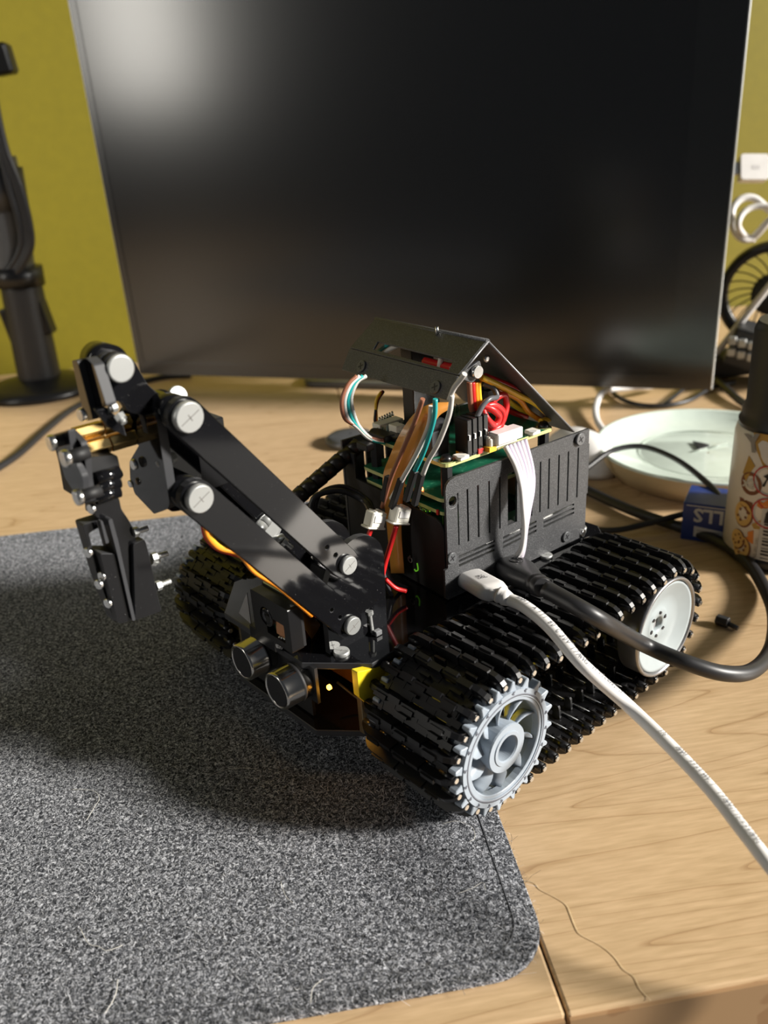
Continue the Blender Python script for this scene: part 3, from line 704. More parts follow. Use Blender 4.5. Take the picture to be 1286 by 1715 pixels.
# ---- computer case
def eb(name='part'): return MB(EL)
ZT, ZB, PL = .1166, .0614, .0890
cs = empty('computer_case', None, rob)
out = [(0, ZB), (.0885, ZB + .0006), (PL, ZT), (.006, ZT), (.0030, ZT - .0006), (.0012, ZT - .0022), (.0006, ZT - .0045), (.0006, .0765), (-.0012, .0760), (-.0012, ZB + .001)]
holes = []
def F2(u, v): p = EYp(*cropF(u, v)); return (p.x, p.z)
z1, z2 = F2(200, 960)[1], F2(212, 575)[1]; z3, z4 = F2(1110, 590)[1], F2(1130, 232)[1]
def zlo(x): return z1 + (z3 - z1) * (x - .006) / .075
def zhi(x): return z2 + (z4 - z2) * (x - .006) / .075
xs0, xs1 = F2(200, 800)[0], F2(1112, 420)[0]
for u, w in ((593, .0007), (640, .0010), (691, .0010), (745, .0009), (796, .0009), (857, .0058), (905, .0008), (950, .0008), (990, .0010), (1031, .0010), (1077, .0010), (1121, .0010), (1167, .0010), (1216, .0006)):
    x = EYp(560 + u / 2.858, 520 + 800 / 2.858).x - .0006
    holes.append([(x - w / 2, zlo(x)), (x + w / 2, zlo(x)), (x + w / 2, zhi(x)), (x - w / 2, zhi(x))])
def hslot(u0, v0, u1, v1, h=.0011):
    a = F2(u0, v0); b = F2(u1, v1); holes.append([(a[0], a[1] - h / 2), (b[0], b[1] - h / 2), (b[0], b[1] + h / 2), (a[0], a[1] + h / 2)])
for k in range(3):
    hslot(208, 1040 + k * 32, 465, 925 + k * 32); hslot(525, 905 + k * 33, 765, 785 + k * 33); hslot(815, 765 + k * 30, 1035, 662 + k * 30)
h1 = F2(163, 640); holes.append(circ(*h1, .0022, 14))
m = eb(); m.prism(out, XZ(0), .0012, holes, em=1); m.build('side_panel', ['steel', 'steel'], cs)
m = eb(); m.lathe((h1[0], -.0001, h1[1]), (0, 1, 0), [(.0033, 0), (.0022, .0012)], 18, False); m.build('countersink', 'steeledge', cs)
for q in ((150, 1045), (972, 892)):
    p = F2(*q); s_ = screw(EL @ V((p[0], -.0002, p[1])), EL.to_3x3() @ V((0, -1, 0)), .0026, cs, SD)
p = F2(1068, 192); screw(EL @ V((p[0], -.0004, p[1])), EL.to_3x3() @ V((0, -1, 0)), .0030, cs, SD)
p = F2(1095, 872); screw(EL @ V((p[0], .001, p[1])), EL.to_3x3() @ V((.3, -1, 0)), .0022, cs, SN)
DE = .0735
# fine vents between the big slots are visible from outside; far panel and end panels
m = eb(); m.prism([(0, ZB), (PL, ZB), (PL, ZT), (0, ZT)], XZ(DE - .0012), .0012, [[(.012 + i * .006, .080), (.0136 + i * .006, .080), (.0136 + i * .006, .108), (.012 + i * .006, .108)] for i in range(12)]); m.build('side_panel', 'steel', cs)
fp = [(.0014, ZB), (DE - .0014, ZB), (DE - .0014, .112), (DE - .010, .112), (DE - .010, .100), (.0065, .0975), (.0035, .0962), (.0014, .0935)]
m = eb(); m.prism(fp, YZ(.0002), .0012); m.build('front_panel', 'dull', cs, bevel=.0002)
m = eb(); m.prism([(.0014, ZB), (DE - .0014, ZB), (DE - .0014, .085), (.0014, .085)], YZ(PL - .0016), .0012); m.build('rear_panel', 'steel', cs)
m = eb(); m.box((PL / 2, DE / 2, ZB + .0008), (PL - .004, DE - .003, .0012)); m.build('base_panel', 'steel', cs)
# power mark and lit ring
pc = EXp(687, 937, .0001); m = eb()
arc = [(pc.x - .0001, pc.y + .0014 * math.sin(a), pc.z + .0014 * math.cos(a)) for a in [math.radians(d) for d in range(35, 326, 15)]]
m.tube(arc, .0002, 5, 1); m.box((pc.x - .0001, pc.y, pc.z + .0013), (.0003, .0004, .0016)); m.build('power_mark', 'paper', cs)
pg = EXp(697, 952, .0001); m = eb(); m.tube([(pg.x - .0001, pg.y - .001, pg.z + .003), (pg.x - .0001, pg.y - .0013, pg.z), (pg.x - .0001, pg.y + .0002, pg.z - .0014), (pg.x - .0001, pg.y + .0012, pg.z - .0008)], .0003, 5); m.build('glow_ring', 'ledgreen', cs).data.materials[0] = mat('dim_green', (.05, .2, .02), .4, emis=(.3, 1, .05), es=.25)
# roof
rf = empty('roof_cover', None, rob)
R0 = (.0047, .1490); Rr = (.0252, .1683); Rb = EYp(770, 631, 0); Rb = (Rb.x, Rb.z); Re = EYp(958, 724, .001); Re = (Re.x, Re.z)
def slab(p, q, y0, y1, name, holes=(), th=.0011, poly=None):
    """sheet from p to q (x, z) spanning y0..y1; polygon coordinates are (y, distance from p)"""
    d = V((q[0] - p[0], 0, q[1] - p[1])); L = d.length; d.normalize(); n = V((0, 1, 0)).cross(d)
    if n.z < 0: n = -n
    fr = frame((0, 1, 0), d, n, (p[0], 0, p[1]))
    m = eb(); m.prism(poly or [(y0, 0), (y1, 0), (y1, L), (y0, L)], fr, th, holes, em=1); return m.build(name, ['steel', 'steel'], rf, bevel=.0003), fr, L
def onslab(fr, px, py):
    p = hit(ME @ fr, 2, .0011, px, py); return (p.x, p.y)
_d = V((Rb[0] - R0[0], 0, Rb[1] - R0[1]))
o_, fr1, L1 = slab(R0, Rb, 0, .0735, 'roof_flange', poly=None)
for q in ((606, 614), (730, 649)):
    s = onslab(fr1, *q); w = EL @ fr1 @ V((s[0], s[1], .0010)); screw(w, (EL.to_3x3() @ fr1.to_3x3() @ V((0, 0, 1))), .0028, rf, SD)
fr2d = V((Rr[0] - Rb[0], 0, Rr[1] - Rb[1])); n2 = V((0, 1, 0)).cross(fr2d.normalized()); n2 = -n2 if n2.z < 0 else n2
fr2 = frame((0, 1, 0), fr2d.normalized(), n2, (Rb[0], 0, Rb[1]))
hole = [onslab(fr2, *q) for q in ((625, 585), (633, 572), (758, 604), (751, 619))]
slab(Rb, Rr, 0, .0735, 'roof_front', holes=[hole])
o_, fr3, L3 = slab(Re, Rr, 0, .0735, 'roof_back', th=.0011)
m = eb(); m.tube([(Rr[0], 0, Rr[1] + .0004), (Rr[0], .0735, Rr[1] + .0004)], .0012, 10, 1); m.build('ridge_fold', 'steel', rf)
for (p, q) in (((Rb[0], Rb[1]), Rr), (Rr, Re)):
    m = eb(); dd = V((q[0] - p[0], 0, q[1] - p[1])); m.tube([(p[0], -.0002, p[1] + .0006), (q[0], -.0002, q[1] + .0006)], .00045, 6, 1); m.build('cut_edge', 'steeledge', rf)
tb = EYp(784, 620, 0); m = eb(); m.prism(rows([(lambda p: (p.x, p.z))(EYp(*q, 0)) for q in ((770, 626), (802, 603), (806, 622), (790, 641), (776, 636))], .0008), XZ(-.0006), .0014); m.build('roof_tab', 'steel', rf, bevel=.0003)
p = EYp(796, 622, -.0008); screw(EL @ p, EL.to_3x3() @ V((0, -1, 0)), .0027, rf, SN); p = EYp(796, 622, -.0022)
m = eb(); m.box(p, (.0030, .0004, .0006), Matrix.Rotation(.6, 4, 'Y')); m.box(p, (.0006, .0004, .0030), Matrix.Rotation(.6, 4, 'Y')); m.build('screw_cross', 'ink', rf)
p = EYp(814, 600, .006); m = eb(); m.lathe(p, (0, -1, 0), [(.0016, 0), (.0016, .0008), (.0008, .001)], 12); m.build('rivet', 'chrome', rf)
p = EZp(735, 552, .170); m = eb(); m.cyl((Rr[0] - .002, p.y, .1680), (Rr[0] - .002, p.y, .1715), .0008, 8); m.build('stud', 'chrome', rf)

# ---- circuit boards
def board(z, x0, y0, x1, y1, name):
    b = empty(name, None, rob)
    m = eb(); m.prism(rrect(x0, y0, x1, y1, .003), XY(z - .0016), .0016, [circ(x0 + .0035, y0 + .0035, .0013, 10), circ(x1 - .0035, y0 + .0035, .0013, 10)], em=1); m.build('board', ['pcb', 'pcbedge'], b); return b
HZ = .1212; MZ_ = .1060
hat = board(HZ, .0045, .0042, .0700, .0605, 'driver_board')
mid = board(MZ_, .0030, .0042, .0700, .0620, 'audio_board')
pi_ = board(.0780, .0030, .0060, .0860, .0620, 'computer_board')
def comp(par, px, py, z, d, mt, name, h0=None, rot=0, bev=.0003):
    p = EZp(px, py, z); m = eb(); m.box((p.x, p.y, z + d[2] / 2), d, Matrix.Rotation(rot, 4, 'Z')); return m.build(name, mt, par, bevel=bev)
# stand-offs at the corners
for b, z0, z1 in ((hat, MZ_, HZ - .0016), (mid, .078, MZ_ - .0016)):
    for x, y in ((.008, .0077), (.0665, .0077), (.008, .057), (.0665, .057)):
        m = eb(); m.cyl((x, y, z0), (x, y, z1), .0026, 6, sm=False, rot=.5); m.build('standoff', 'dull', b)
for x, y in ((.008, .0077), (.0665, .0077), (.008, .057)):
    m = eb(); m.lathe((x, y, HZ), (0, 0, 1), [(.0026, 0), (.0026, .0012), (.0016, .0026)], 12); m.build('board_screw', 'plastic', hat)
    m = eb(); m.lathe((x, y, HZ - .00005), (0, 0, 1), [(.0032, 0), (.0032, .0001)], 16); m.build('gold_pad', 'pcbedge', hat)
comp(hat, *cropF(222, 335), HZ, (.0052, .0052, .0018), 'cream', 'led_chip'); comp(hat, *cropF(735, 155), HZ, (.0052, .0052, .0018), 'cream', 'led_chip')
for q in (cropF(222, 322), cropF(738, 140)): p = EZp(*q, HZ + .0018); m = eb(); m.cyl((p.x, p.y, HZ + .0018), (p.x, p.y, HZ + .0020), .0017, 14); m.build('led_window', 'paper', hat)
comp(hat, *cropF(168, 345), HZ, (.0016, .0016, .0010), 'copper', 'capacitor')
# servo plugs standing in the header
for i in range(4):
    p = EZp(778 + i * 9.0, 762 - i * 3.5, HZ); m = eb(); m.box((p.x, p.y + .0005, HZ + .0085), (.0025, .0078, .0150)); m.build('servo_plug', 'plastic', hat, bevel=.0002)
    for k in range(3):
        m = eb(); m.box((p.x, p.y - .0020 + k * .0025, HZ + .0012), (.0024, .0023, .0024)); m.build('header_pin_base', ['ink', 'red', 'yelloww'][k] if i != 3 else ['red', 'yelloww', 'ink'][k], hat)
    m = eb(); m.box((p.x - .0003, p.y - .0036, HZ + .0085), (.0007, .0006, .0022)); m.build('plug_latch', 'chrome', hat)
p = EZp(*cropF(352, 292), HZ); m = eb(); m.box((p.x, p.y, HZ + .001), (.0028, .0026, .002)); m.build('header_base', 'red', hat)
p = EZp(*cropF(392, 272), HZ); m = eb(); m.box((p.x, p.y, HZ + .001), (.0028, .0026, .002)); m.build('header_base', 'yelloww', hat)
# barrel jack
p = EZp(740, 768, HZ); m = eb(); m.box((p.x + .002, p.y + .009, HZ + .0055), (.0095, .0120, .011)); m.build('power_jack', 'darkplastic', hat, bevel=.0004)
m = eb(); m.cyl((p.x - .0005, p.y + .009, HZ + .0095), (p.x + .0085, p.y + .009, HZ + .0095), .0045, 18); m.build('power_jack_barrel', 'darkplastic', hat)
comp(hat, 750, 745, HZ, (.0018, .0006, .0055), 'chrome', 'jack_tab')
# white wire-to-board connector with its cable
cn = EZp(840, 750, HZ)
m = eb(); m.box((cn.x + .0015, cn.y + .0045, HZ + .0032), (.0170, .0085, .0060)); m.box((cn.x - .0055, cn.y + .002, HZ + .0030), (.0030, .0050, .0055)); m.build('cable_socket', 'cream', hat, bevel=.0005)
m = eb(); m.box((cn.x + .0030, cn.y + .0005, HZ + .0050), (.0150, .0060, .0050)); m.build('cable_plug', 'white', hat, bevel=.0004)
m = eb(); m.box((cn.x - .006, cn.y + .001, HZ + .0012), (.004, .004, .0022)); m.build('socket_foot', 'yelloww', hat)
for q, d in (((870, 690), (.008, .006, .003)), ((795, 700), (.006, .005, .0012)), ((660, 735), (.006, .010, .0022)), ((892, 690), (.0030, .0030, .0045))):
    comp(hat, *q, HZ, d, 'plastic' if d[2] < .004 else 'midgrey', 'chip')
comp(hat, 745, 705, HZ, (.006, .006, .0045), 'darkplastic', 'coil'); p = EZp(748, 700, HZ); m = eb(); m.cyl((p.x, p.y + .01, HZ), (p.x, p.y + .01, HZ + .0075), .0034, 18); m.build('capacitor_can', 'silver', hat)
m = eb()
for i in range(20):
    for k in range(2): m.box((.010 + .00254 * i, .0570 - .0025 * k, HZ + .0012), (.0006, .0006, .0030))
m.build('header_pin', 'chrome', hat, kind='stuff')
for i in range(6): p = EZp(636 + i * 4.2, 706 - i * 2.0, HZ); m = eb(); m.lathe((p.x, p.y, HZ), (0, 0, 1), [(.0010, 0), (.0004, .0022)], 8); m.build('solder_cone', 'chrome', hat)
comp(hat, 650, 716, HZ, (.014, .006, .0035), 'cream', 'white_socket'); comp(hat, 665, 728, HZ, (.005, .006, .0050), 'cream', 'white_socket'); comp(hat, 640, 735, HZ, (.006, .012, .0030), 'plastic', 'plug_row'); comp(hat, 612, 752, HZ, (.004, .008, .003), 'plastic', 'plug_row')
# parts on the middle board and the lights at the corner
for i in range(16):
    x = .006 + .0032 * i; y = .0050 + .002 * (i % 2) + .0012 * ((i * 7) % 3)
    m = eb(); m.box((x, y, MZ_ + .0004), (.0010, .0006, .0008)); m.build('resistor', 'cream' if i % 3 else 'ink', mid)
p = EXp(703, 817, .0028); m = eb(); m.box((p.x + .0008, p.y, MZ_ + .0006), (.0012, .0012, .0010)); m.build('red_lamp', 'ledred', mid)
p = EXp(714, 873, .0020); m = eb(); m.box((p.x, p.y, p.z), (.0010, .0018, .0014)); m.build('green_lamp', 'ledgreen', mid)
p = EXp(733, 858, .0025); m = eb(); m.box((p.x, p.y, p.z), (.0008, .0012, .0022)); m.build('dim_red_lamp', 'red', mid)
m = eb(); m.prism(rrect(.003, .0045, .030, .060, .002), XY(.0985), .0016, em=1); m.build('small_board', ['pcb', 'pcbedge'], mid)
for i in range(9):
    m = eb(); p = EXp(700 + (i % 3) * 6 + i, 848 + (i // 3) * 5, .005 + .001 * (i % 3)); m.cyl(p, p + V((0, 0, .0018)), .0009, 8); m.build('solder_bead', 'chrome', mid)
p = EXp(700, 832, .004)
for i in range(5): m = eb(); m.box((.020 + .011 * i, .006, .0905), (.006, .004, .004)); m.build('chip', 'plastic', pi_)
for i, (x, w) in enumerate(((.012, .009), (.027, .007), (.041, .007), (.06, .012))): m = eb(); m.box((x, .0035, .0812), (w, .006, .0035)); m.build('port', 'chrome', pi_, bevel=.0003)
for i, y in enumerate((.016, .035, .053)): m = eb(); m.box((.080, y, .0865), (.017, .014, .015)); m.build('rear_port', 'silver', pi_, bevel=.0004)
m = eb(); m.box((.04, .05, .0905), (.05, .008, .026)); m.build('pin_riser', 'dull', mid)
m = eb(); m.box((.045, .03, .0955), (.045, .004, .018)); m.build('pin_riser', 'dull', mid)
m = eb(); p = EYp(870, 845, .010); m.box((p.x + .003, .012, .098), (.012, .006, .012)); m.build('board_socket', 'brownw', mid)
# ---- wires of the robot (each one a part)
def wire(pts, r, mt, name='wire', plane='y', n=7):
    f = {'y': EYp, 'x': EXp}[plane]
    m = eb(); m.tube([f(*q) for q in pts], r, n); return m.build(name, mt, rob)
for i in range(6):
    t = i / 5
    L_ = [(540, 245), (615, 390), (655, 540), (668, 690), (676, 850), (655, 985), (598, 1062)]; R_ = [(680, 195), (732, 400), (738, 550), (712, 700), (688, 850), (672, 985), (640, 1090)]
    ys = [.0, -.0040, -.0085, -.0110, -.0105, -.0085, -.0045]
    wire([(*cropF(a[0] + (b[0] - a[0]) * t, a[1] + (b[1] - a[1]) * t), y + .0006 * (t - .5)) for a, b, y in zip(L_, R_, ys)], .0011 if i else .0012, 'white' if i % 2 == 0 else 'lav', 'flat_cable_wire')
# left loop bundle out of the roof
loopL = [(600, 630), (585, 645), (575, 672), (580, 700), (597, 722), (620, 742), (655, 748)]
for k, (dx, dy, mt) in enumerate(((-3, 0, 'brownw'), (2, 0, 'whitew'), (7, -2, 'teal'), (13, -5, 'whitew'))):
    wire([(a + dx * (1 if i < 4 else .5), b + dy * (1 if i else 0) - (3 * (3 - k) if i > 3 else 0), .045) for i, (a, b) in enumerate(loopL)], .0009, mt)
for i in range(3): wire([(642 - i * 2, 655 + i, .066), (632 - i, 672, .066), (628 + i, 700, .066), (629 + i, 708, .066)], .0008, ['ink', 'red', 'yelloww'][i])
# centre bundle to the small white plugs
for pts, mt in (([(708, 668), (697, 700), (676, 750), (655, 800), (640, 850)], 'brownw'), ([(722, 680), (718, 712), (700, 755), (675, 800), (655, 835)], 'whitew'), ([(729, 668), (727, 700), (712, 750), (696, 786), (690, 796)], 'teal'), ([(757, 662), (752, 695), (735, 740), (718, 770), (708, 795)], 'whitew'), ([(752, 670), (760, 650), (774, 632), (778, 626)], 'whitew')):
    wire([(a, b, -.0125) for a, b in pts], .0010, mt, plane='x')
for a, b in (((650, 798), (642, 838)), ((672, 802), (656, 850)), ((695, 788), (680, 838)), ((706, 794), (694, 845))):
    p = EXp(*a, -.0125); q = EXp(*b, -.0125); m = eb(); m.cyl(p, q, .0017, 4, sm=False, rot=.5); m.build('wire_sleeve', 'dull', rob, bevel=.0002)
def jst(px, py, y):
    p = EYp(px, py, y); c = empty('white_connector', EL @ Matrix.Translation(p) @ Matrix.Rotation(.35, 4, 'Y'), rob)
    m = MB(); m.box((0, 0, 0), (.0076, .0058, .0068)); m.box((0, 0, -.0036), (.0098, .0060, .0010)); m.build('connector_shell', 'cream', c, bevel=.0005)
    for k in (-1, 1): m = MB(); m.box((k * .0018, 0, .0034), (.0012, .0046, .0009)); m.build('connector_slot', 'paper', c)
    m = MB(); m.box((0, -.003, .0006), (.0052, .0006, .0028)); m.build('connector_tongue', 'white', c)
jst(628, 869, .024); jst(669, 861, .018)
wire([(622, 885, .024), (617, 897, .024), (612, 912, .024)], .0011, 'red'); wire([(664, 880, .018), (655, 910, .019), (646, 940, .020), (640, 965, .020)], .0012, 'red')
wire([(636, 940, .022), (650, 985, .020), (660, 1003, .022)], .0010, 'greyw'); wire([(640, 930, .026), (655, 970, .024), (682, 985, .022)], .0009, 'greyw')
wire([(645, 970, .018), (662, 985, .016), (680, 990, .014)], .0011, 'red')
ribbon([EXp(*cropC(1240, 215), -.001), EXp(*cropC(1050, 230), -.006), EXp(*cropC(880, 320), -.009), EXp(*cropC(720, 530), -.008), EXp(*cropC(600, 790), -.006), EXp(*cropC(520, 1060), -.005), EXp(648, 880, -.004), EXp(655, 960, -.004)],
       [EXp(*cropC(1260, 280), -.001), EXp(*cropC(1130, 360), -.006), EXp(*cropC(1060, 480), -.009), EXp(*cropC(980, 640), -.008), EXp(*cropC(850, 880), -.006), EXp(*cropC(760, 1060), -.005), EXp(672, 880, -.004), EXp(677, 960, -.004)], 'x', 'flex', rob).name = 'flex_ribbon'
rb_ = bpy.data.objects['flex_ribbon']; rb_.matrix_local = EL
# wires beside the servo plugs, and the red bundle
for i, mt in enumerate(('brownw', 'red', 'orangew', 'yelloww')):
    wire([(786 + i * 5, 640, .012), (787 + i * 5, 660, .012), (789 + i * 5, 682, .012), (794 + i * 3, 694, .012)], .0012, mt)
wire([(806, 632, .010), (835, 645, .010), (865, 660, .010), (895, 675, .010), (915, 692, .010), (922, 700, .010), (905, 706, .010)], .0014, 'yelloww')
wire([(812, 630, .012), (850, 645, .012), (880, 660, .012), (905, 680, .012), (912, 694, .012)], .0014, 'red')
wire([(806, 640, .014), (840, 655, .014), (870, 670, .014), (885, 690, .014), (912, 708, .014)], .0013, 'orangew')
wire([(808, 680, .008), (825, 686, .006), (836, 698, .006), (828, 712, .006), (815, 700, .006), (810, 685, .008), (826, 678, .008), (842, 690, .008), (838, 712, .008), (824, 718, .008), (812, 706, .008)], .0015, 'red')
wire([(800, 700, .010), (812, 684, .010), (832, 666, .010), (845, 662, .010), (848, 680, .010), (842, 705, .009)], .0015, 'red')
wire([(798, 700, .006), (808, 680, .006), (820, 668, .006), (832, 665, .008), (826, 650, .010), (808, 642, .012)], .0012, 'greyw')
wire([(822, 645, .013), (833, 658, .013), (830, 674, .012), (815, 678, .011)], .0011, 'ink')
wire([(805, 650, .02), (812, 668, .02), (808, 690, .02)], .0012, 'ink')
wire([(850, 670, .02), (868, 683, .02), (885, 690, .02)], .0014, 'yelloww'); wire([(845, 684, .024), (862, 692, .024), (882, 698, .024)], .0014, 'red')
p = EYp(818, 672, .018); m = eb(); m.box(p, (.004, .003, .010)); m.build('plug_sleeve', 'ink', rob)
wire([(626, 594, .018), (640, 584, .018), (655, 574, .018)], .0010, 'teal', plane='x'); wire([(640, 594, .017), (655, 584, .017), (668, 578, .017)], .0011, 'whitew', plane='x')
wire([(712, 606, .018), (735, 612, .018), (762, 618, .018)], .0022, 'red', plane='x'); wire([(734, 622, .0165), (737, 606, .0165), (738, 596, .0165)], .0011, 'whitew', plane='x')
# black folded post behind the boards and the black sleeved rod on the far corner
m = eb(); a = EYp(690, 660, .055); m.box((a.x, .050, .140), (.013, .008, .038)); m.build('header_tower', 'plastic', rob, bevel=.0004)
a = EYp(600, 745, .070); b = EYp(492, 838, .070)
m = eb(); n = 7
for i in range(n):
    p, q = a.lerp(b, i / n), a.lerp(b, (i + .93) / n); m.cyl(p, q, .0040, 12, r2=.0037)
m.cyl(a, b, .0033, 10); m.build('sleeved_rod', 'brown', rob).data.materials[0] = mat('sleeve', (.022, .017, .014), .35)
m = eb(); m.tube([EYp(520, 865, .055), EYp(528, 832, .055), EYp(570, 822, .052), EYp(610, 840, .045), EYp(622, 860, .030)], .0014, 8); m.build('battery_lead', 'rubber', rob)
m = eb(); m.tube([EYp(524, 868, .060), EYp(535, 828, .058), EYp(575, 815, .056), EYp(614, 836, .048), EYp(626, 860, .033)], .0012, 8); m.build('battery_lead', 'rubber', rob)

# ============================================================ cables plugged into the robot
def cable(name, label, cat, plugs, pts, r, mt, n=12, k=8, group=None):
    c = empty(name); tag(c, label, cat, group)
    m = MB(); m.tube(pts, r, n, k); m.build('cord', mt, c); return c
def wE(px, py, y): return ME @ EYp(px, py, y)
# white usb power cable
WS = [wE(845, 1001, -.030)] + [wE(858, 1007, -.034)]
wp = [wE(853, 1004, -.0300), wE(885, 1020, -.036), wE(935, 1070, -.045), wE(985, 1130, -.057), wE(1045, 1190, -.072)]
wp = [MR @ RYp(853, 1004, -.053), MR @ RYp(880, 1017, -.062), MR @ RYp(920, 1050, -.075), MR @ RYp(975, 1113, -.092), G(1052, 1182, .050), G(1120, 1248, .047), G(1190, 1322, .045), G(1250, 1398, .043), G(1300, 1462, .041), G(1400, 1580, .030), G(1500, 1700, .010), G(1600, 1850, .0030)]
wc = cable('usb_power_cable', 'thick white power cable with printed text, plugged low in the case side', 'cable', None, wp, lambda t: .0026 - .0002 * min(1, t * 1.4), 'white', 14, 10)
pa_, pb_ = ME @ EYp(787, 968, -.0005), MR @ RYp(838, 997, -.049)
d = (pb_ - pa_).normalized(); upv = V((0, 0, 1)); sv_ = d.cross(upv).normalized(); up2 = sv_.cross(d)
FRP = frame(d, sv_, up2, pa_); PLN = (pb_ - pa_).length
m = MB(FRP)
pr = lambda w, h, r: rrect(-w / 2, -h / 2, w / 2, h / 2, r, 4)
rings = []
for x, w, h in ((-.001, .0125, .0066), (.0, .0128, .0070), (PLN * .72, .0126, .0070), (PLN * .86, .0108, .0062), (PLN * .88, .0070, .0050), (PLN, .0066, .0048)):
    rings.append([(x, a, b) for a, b in pr(w, h, min(w, h) * .42)])
m.rings(rings); m.build('plug', 'white', wc)
m = MB(); e_ = wp[0]; m.lathe(pb_ + (e_ - pb_) * -.25, (e_ - pb_), [(.0033, 0), (.0035, .001), (.0030, .002), (.0035, .003), (.0027, .0055)], 20); m.build('strain_relief', 'white', wc)
# raspberry mark on the plug: drupelets and two leaves
m = MB(FRP @ Matrix.Translation((PLN * .42, 0, .0036)))
for x, y in ((0, 0), (.0011, .0008), (.0011, -.0008), (-.0006, .0012), (-.0006, -.0012), (.0020, 0), (.0022, .0014), (.0022, -.0014)):
    ring = [(x + .00062 * math.cos(a), y + .00062 * math.sin(a), 0) for a in [2 * PI * i / 10 for i in range(11)]]; m.tube(ring, .00008, 4, 1)
for q in (-1, 1): m.tube([(-.0011, 0, 0), (-.0018, q * .0011, 0), (-.0028, q * .0014, 0), (-.0026, q * .0004, 0), (-.0014, 0, 0)], .00009, 4, 4)
m.build('plug_mark', 'inkgrey', wc)
FONT = None
def text_mesh(body, size, Mx, name, mt, parent, ext=0, align='CENTER', bold=0):
    cu = bpy.data.curves.new(name, 'FONT'); cu.body = body; cu.size = size; cu.extrude = ext; cu.align_x = align; cu.align_y = 'CENTER'; cu.offset = bold; cu.resolution_u = 2
    o = bpy.data.objects.new(name, cu); dg = bpy.context.evaluated_depsgraph_get(); COL.objects.link(o); dg.update()
    me = bpy.data.meshes.new_from_object(o.evaluated_get(dg)); bpy.data.objects.remove(o); bpy.data.curves.remove(cu)
    me.transform(Mx); me.materials.clear(); me.materials.append(M[mt]); q = bpy.data.objects.new(name, me); COL.objects.link(q); q.parent = parent; return q
# the print along the white cable
path = catmull(wp, 10); cum = [0]
for a, b in zip(path, path[1:]): cum.append(cum[-1] + (b - a).length)
def along(s):
    for i in range(len(path) - 1):
        if cum[i + 1] >= s: t = (s - cum[i]) / (cum[i + 1] - cum[i]); return path[i].lerp(path[i + 1], t), (path[i + 1] - path[i]).normalized()
    return path[-1], (path[-1] - path[-2]).normalized()
def nearest(px, py):
    best = min(range(len(path)), key=lambda i: (GDp(path[i])[0] - px) ** 2 + (GDp(path[i])[1] - py) ** 2); return cum[best]
def GDp(p):
    d = p - EYE; z = d.dot(cf); return (643 + F * d.dot(cr2) / z, 857.5 - F * d.dot(cu2) / z)
for word, (px, py) in (('AWM', (868, 1012)), ('1', (884, 1020)), ('A', (894, 1030)), ('FT1', (900, 1037)), ('80°C', (916, 1050)), ('30V', (938, 1074)), ('17AWG/1C+26AWG/1C', (957, 1095)), ('LN', (1112, 1233)), ('AWM', (1133, 1257)), ('2725', (1160, 1280)), ('VW-1', (1186, 1305)), ('17AWG/1C+26AWG', (1205, 1330))):
    s0 = nearest(px, py); k = 0
    for ch in word:
        p, t = along(s0 + k * .00150); k += 1
        if ch == ' ': continue
        view = (EYE - p).normalized(); up = (V((0, 0, 1)) + V((.25, -.35, 0))); up = (up - t * up.dot(t)).normalized(); sd_ = up.cross(t)
        rad = .00248
        text_mesh(ch, .0023, frame(t, sd_, up, p + up * (rad + .0002)), 'print_character', 'greymark', wc)
# black display cable: moulded plug in the case side, loop to the right and back behind the robot
bp_ = [MR @ RYp(912, 985, -.060), MR @ RYp(1000, 1035, -.082), G(1075, 1078, .040), G(1150, 1110, .036), G(1215, 1128, .030), G(1262, 1122, .024), G(1292, 1085, .018), G(1296, 1030, .010), G(1280, 985, .005), G(1250, 940, .005), G(1200, 905, .0045), G(1130, 880, .0045), G(1060, 856, .0045), G(985, 822, .0045), G(900, 780, .0045), G(760, 735, .0045)]
bc = cable('display_cable', 'thick black cable looping from the case side over the rear wheel', 'cable', None, bp_, .0035, 'rubber', 14, 10)
a_, b_ = ME @ EYp(852, 948, -.0005), MR @ RYp(905, 982, -.056)
dd = (b_ - a_).normalized(); s_ = dd.cross(V((0, 0, 1))).normalized(); u_ = s_.cross(dd); LL = (b_ - a_).length; m = MB(frame(dd, s_, u_, a_)); rings = []
for x, w, h in ((-.002, .0150, .0085), (.0, .0160, .0095), (LL * .35, .0160, .0100), (LL * .6, .0125, .0090), (LL * .8, .0092, .0080), (LL * .88, .0082, .0080), (LL * .90, .0094, .0092), (LL * .93, .0094, .0092), (LL * .94, .0082, .0080), (LL * .97, .0090, .0088), (LL * 1.02, .0088, .0086), (LL * 1.06, .0072, .0072)):
    rings.append([(x, a, b) for a, b in pr(w, h, min(w, h) * .46)])
m.rings(rings); m.build('plug', 'rubber', bc)
m = MB(frame(dd, s_, u_, a_)); ov = [(LL * .28 + .0045 * math.cos(t), .0028 * math.sin(t), .0052) for t in [2 * PI * i / 20 for i in range(21)]]; m.tube(ov, .00022, 5, 1); m.build('thumb_rest', 'darkplastic', bc)
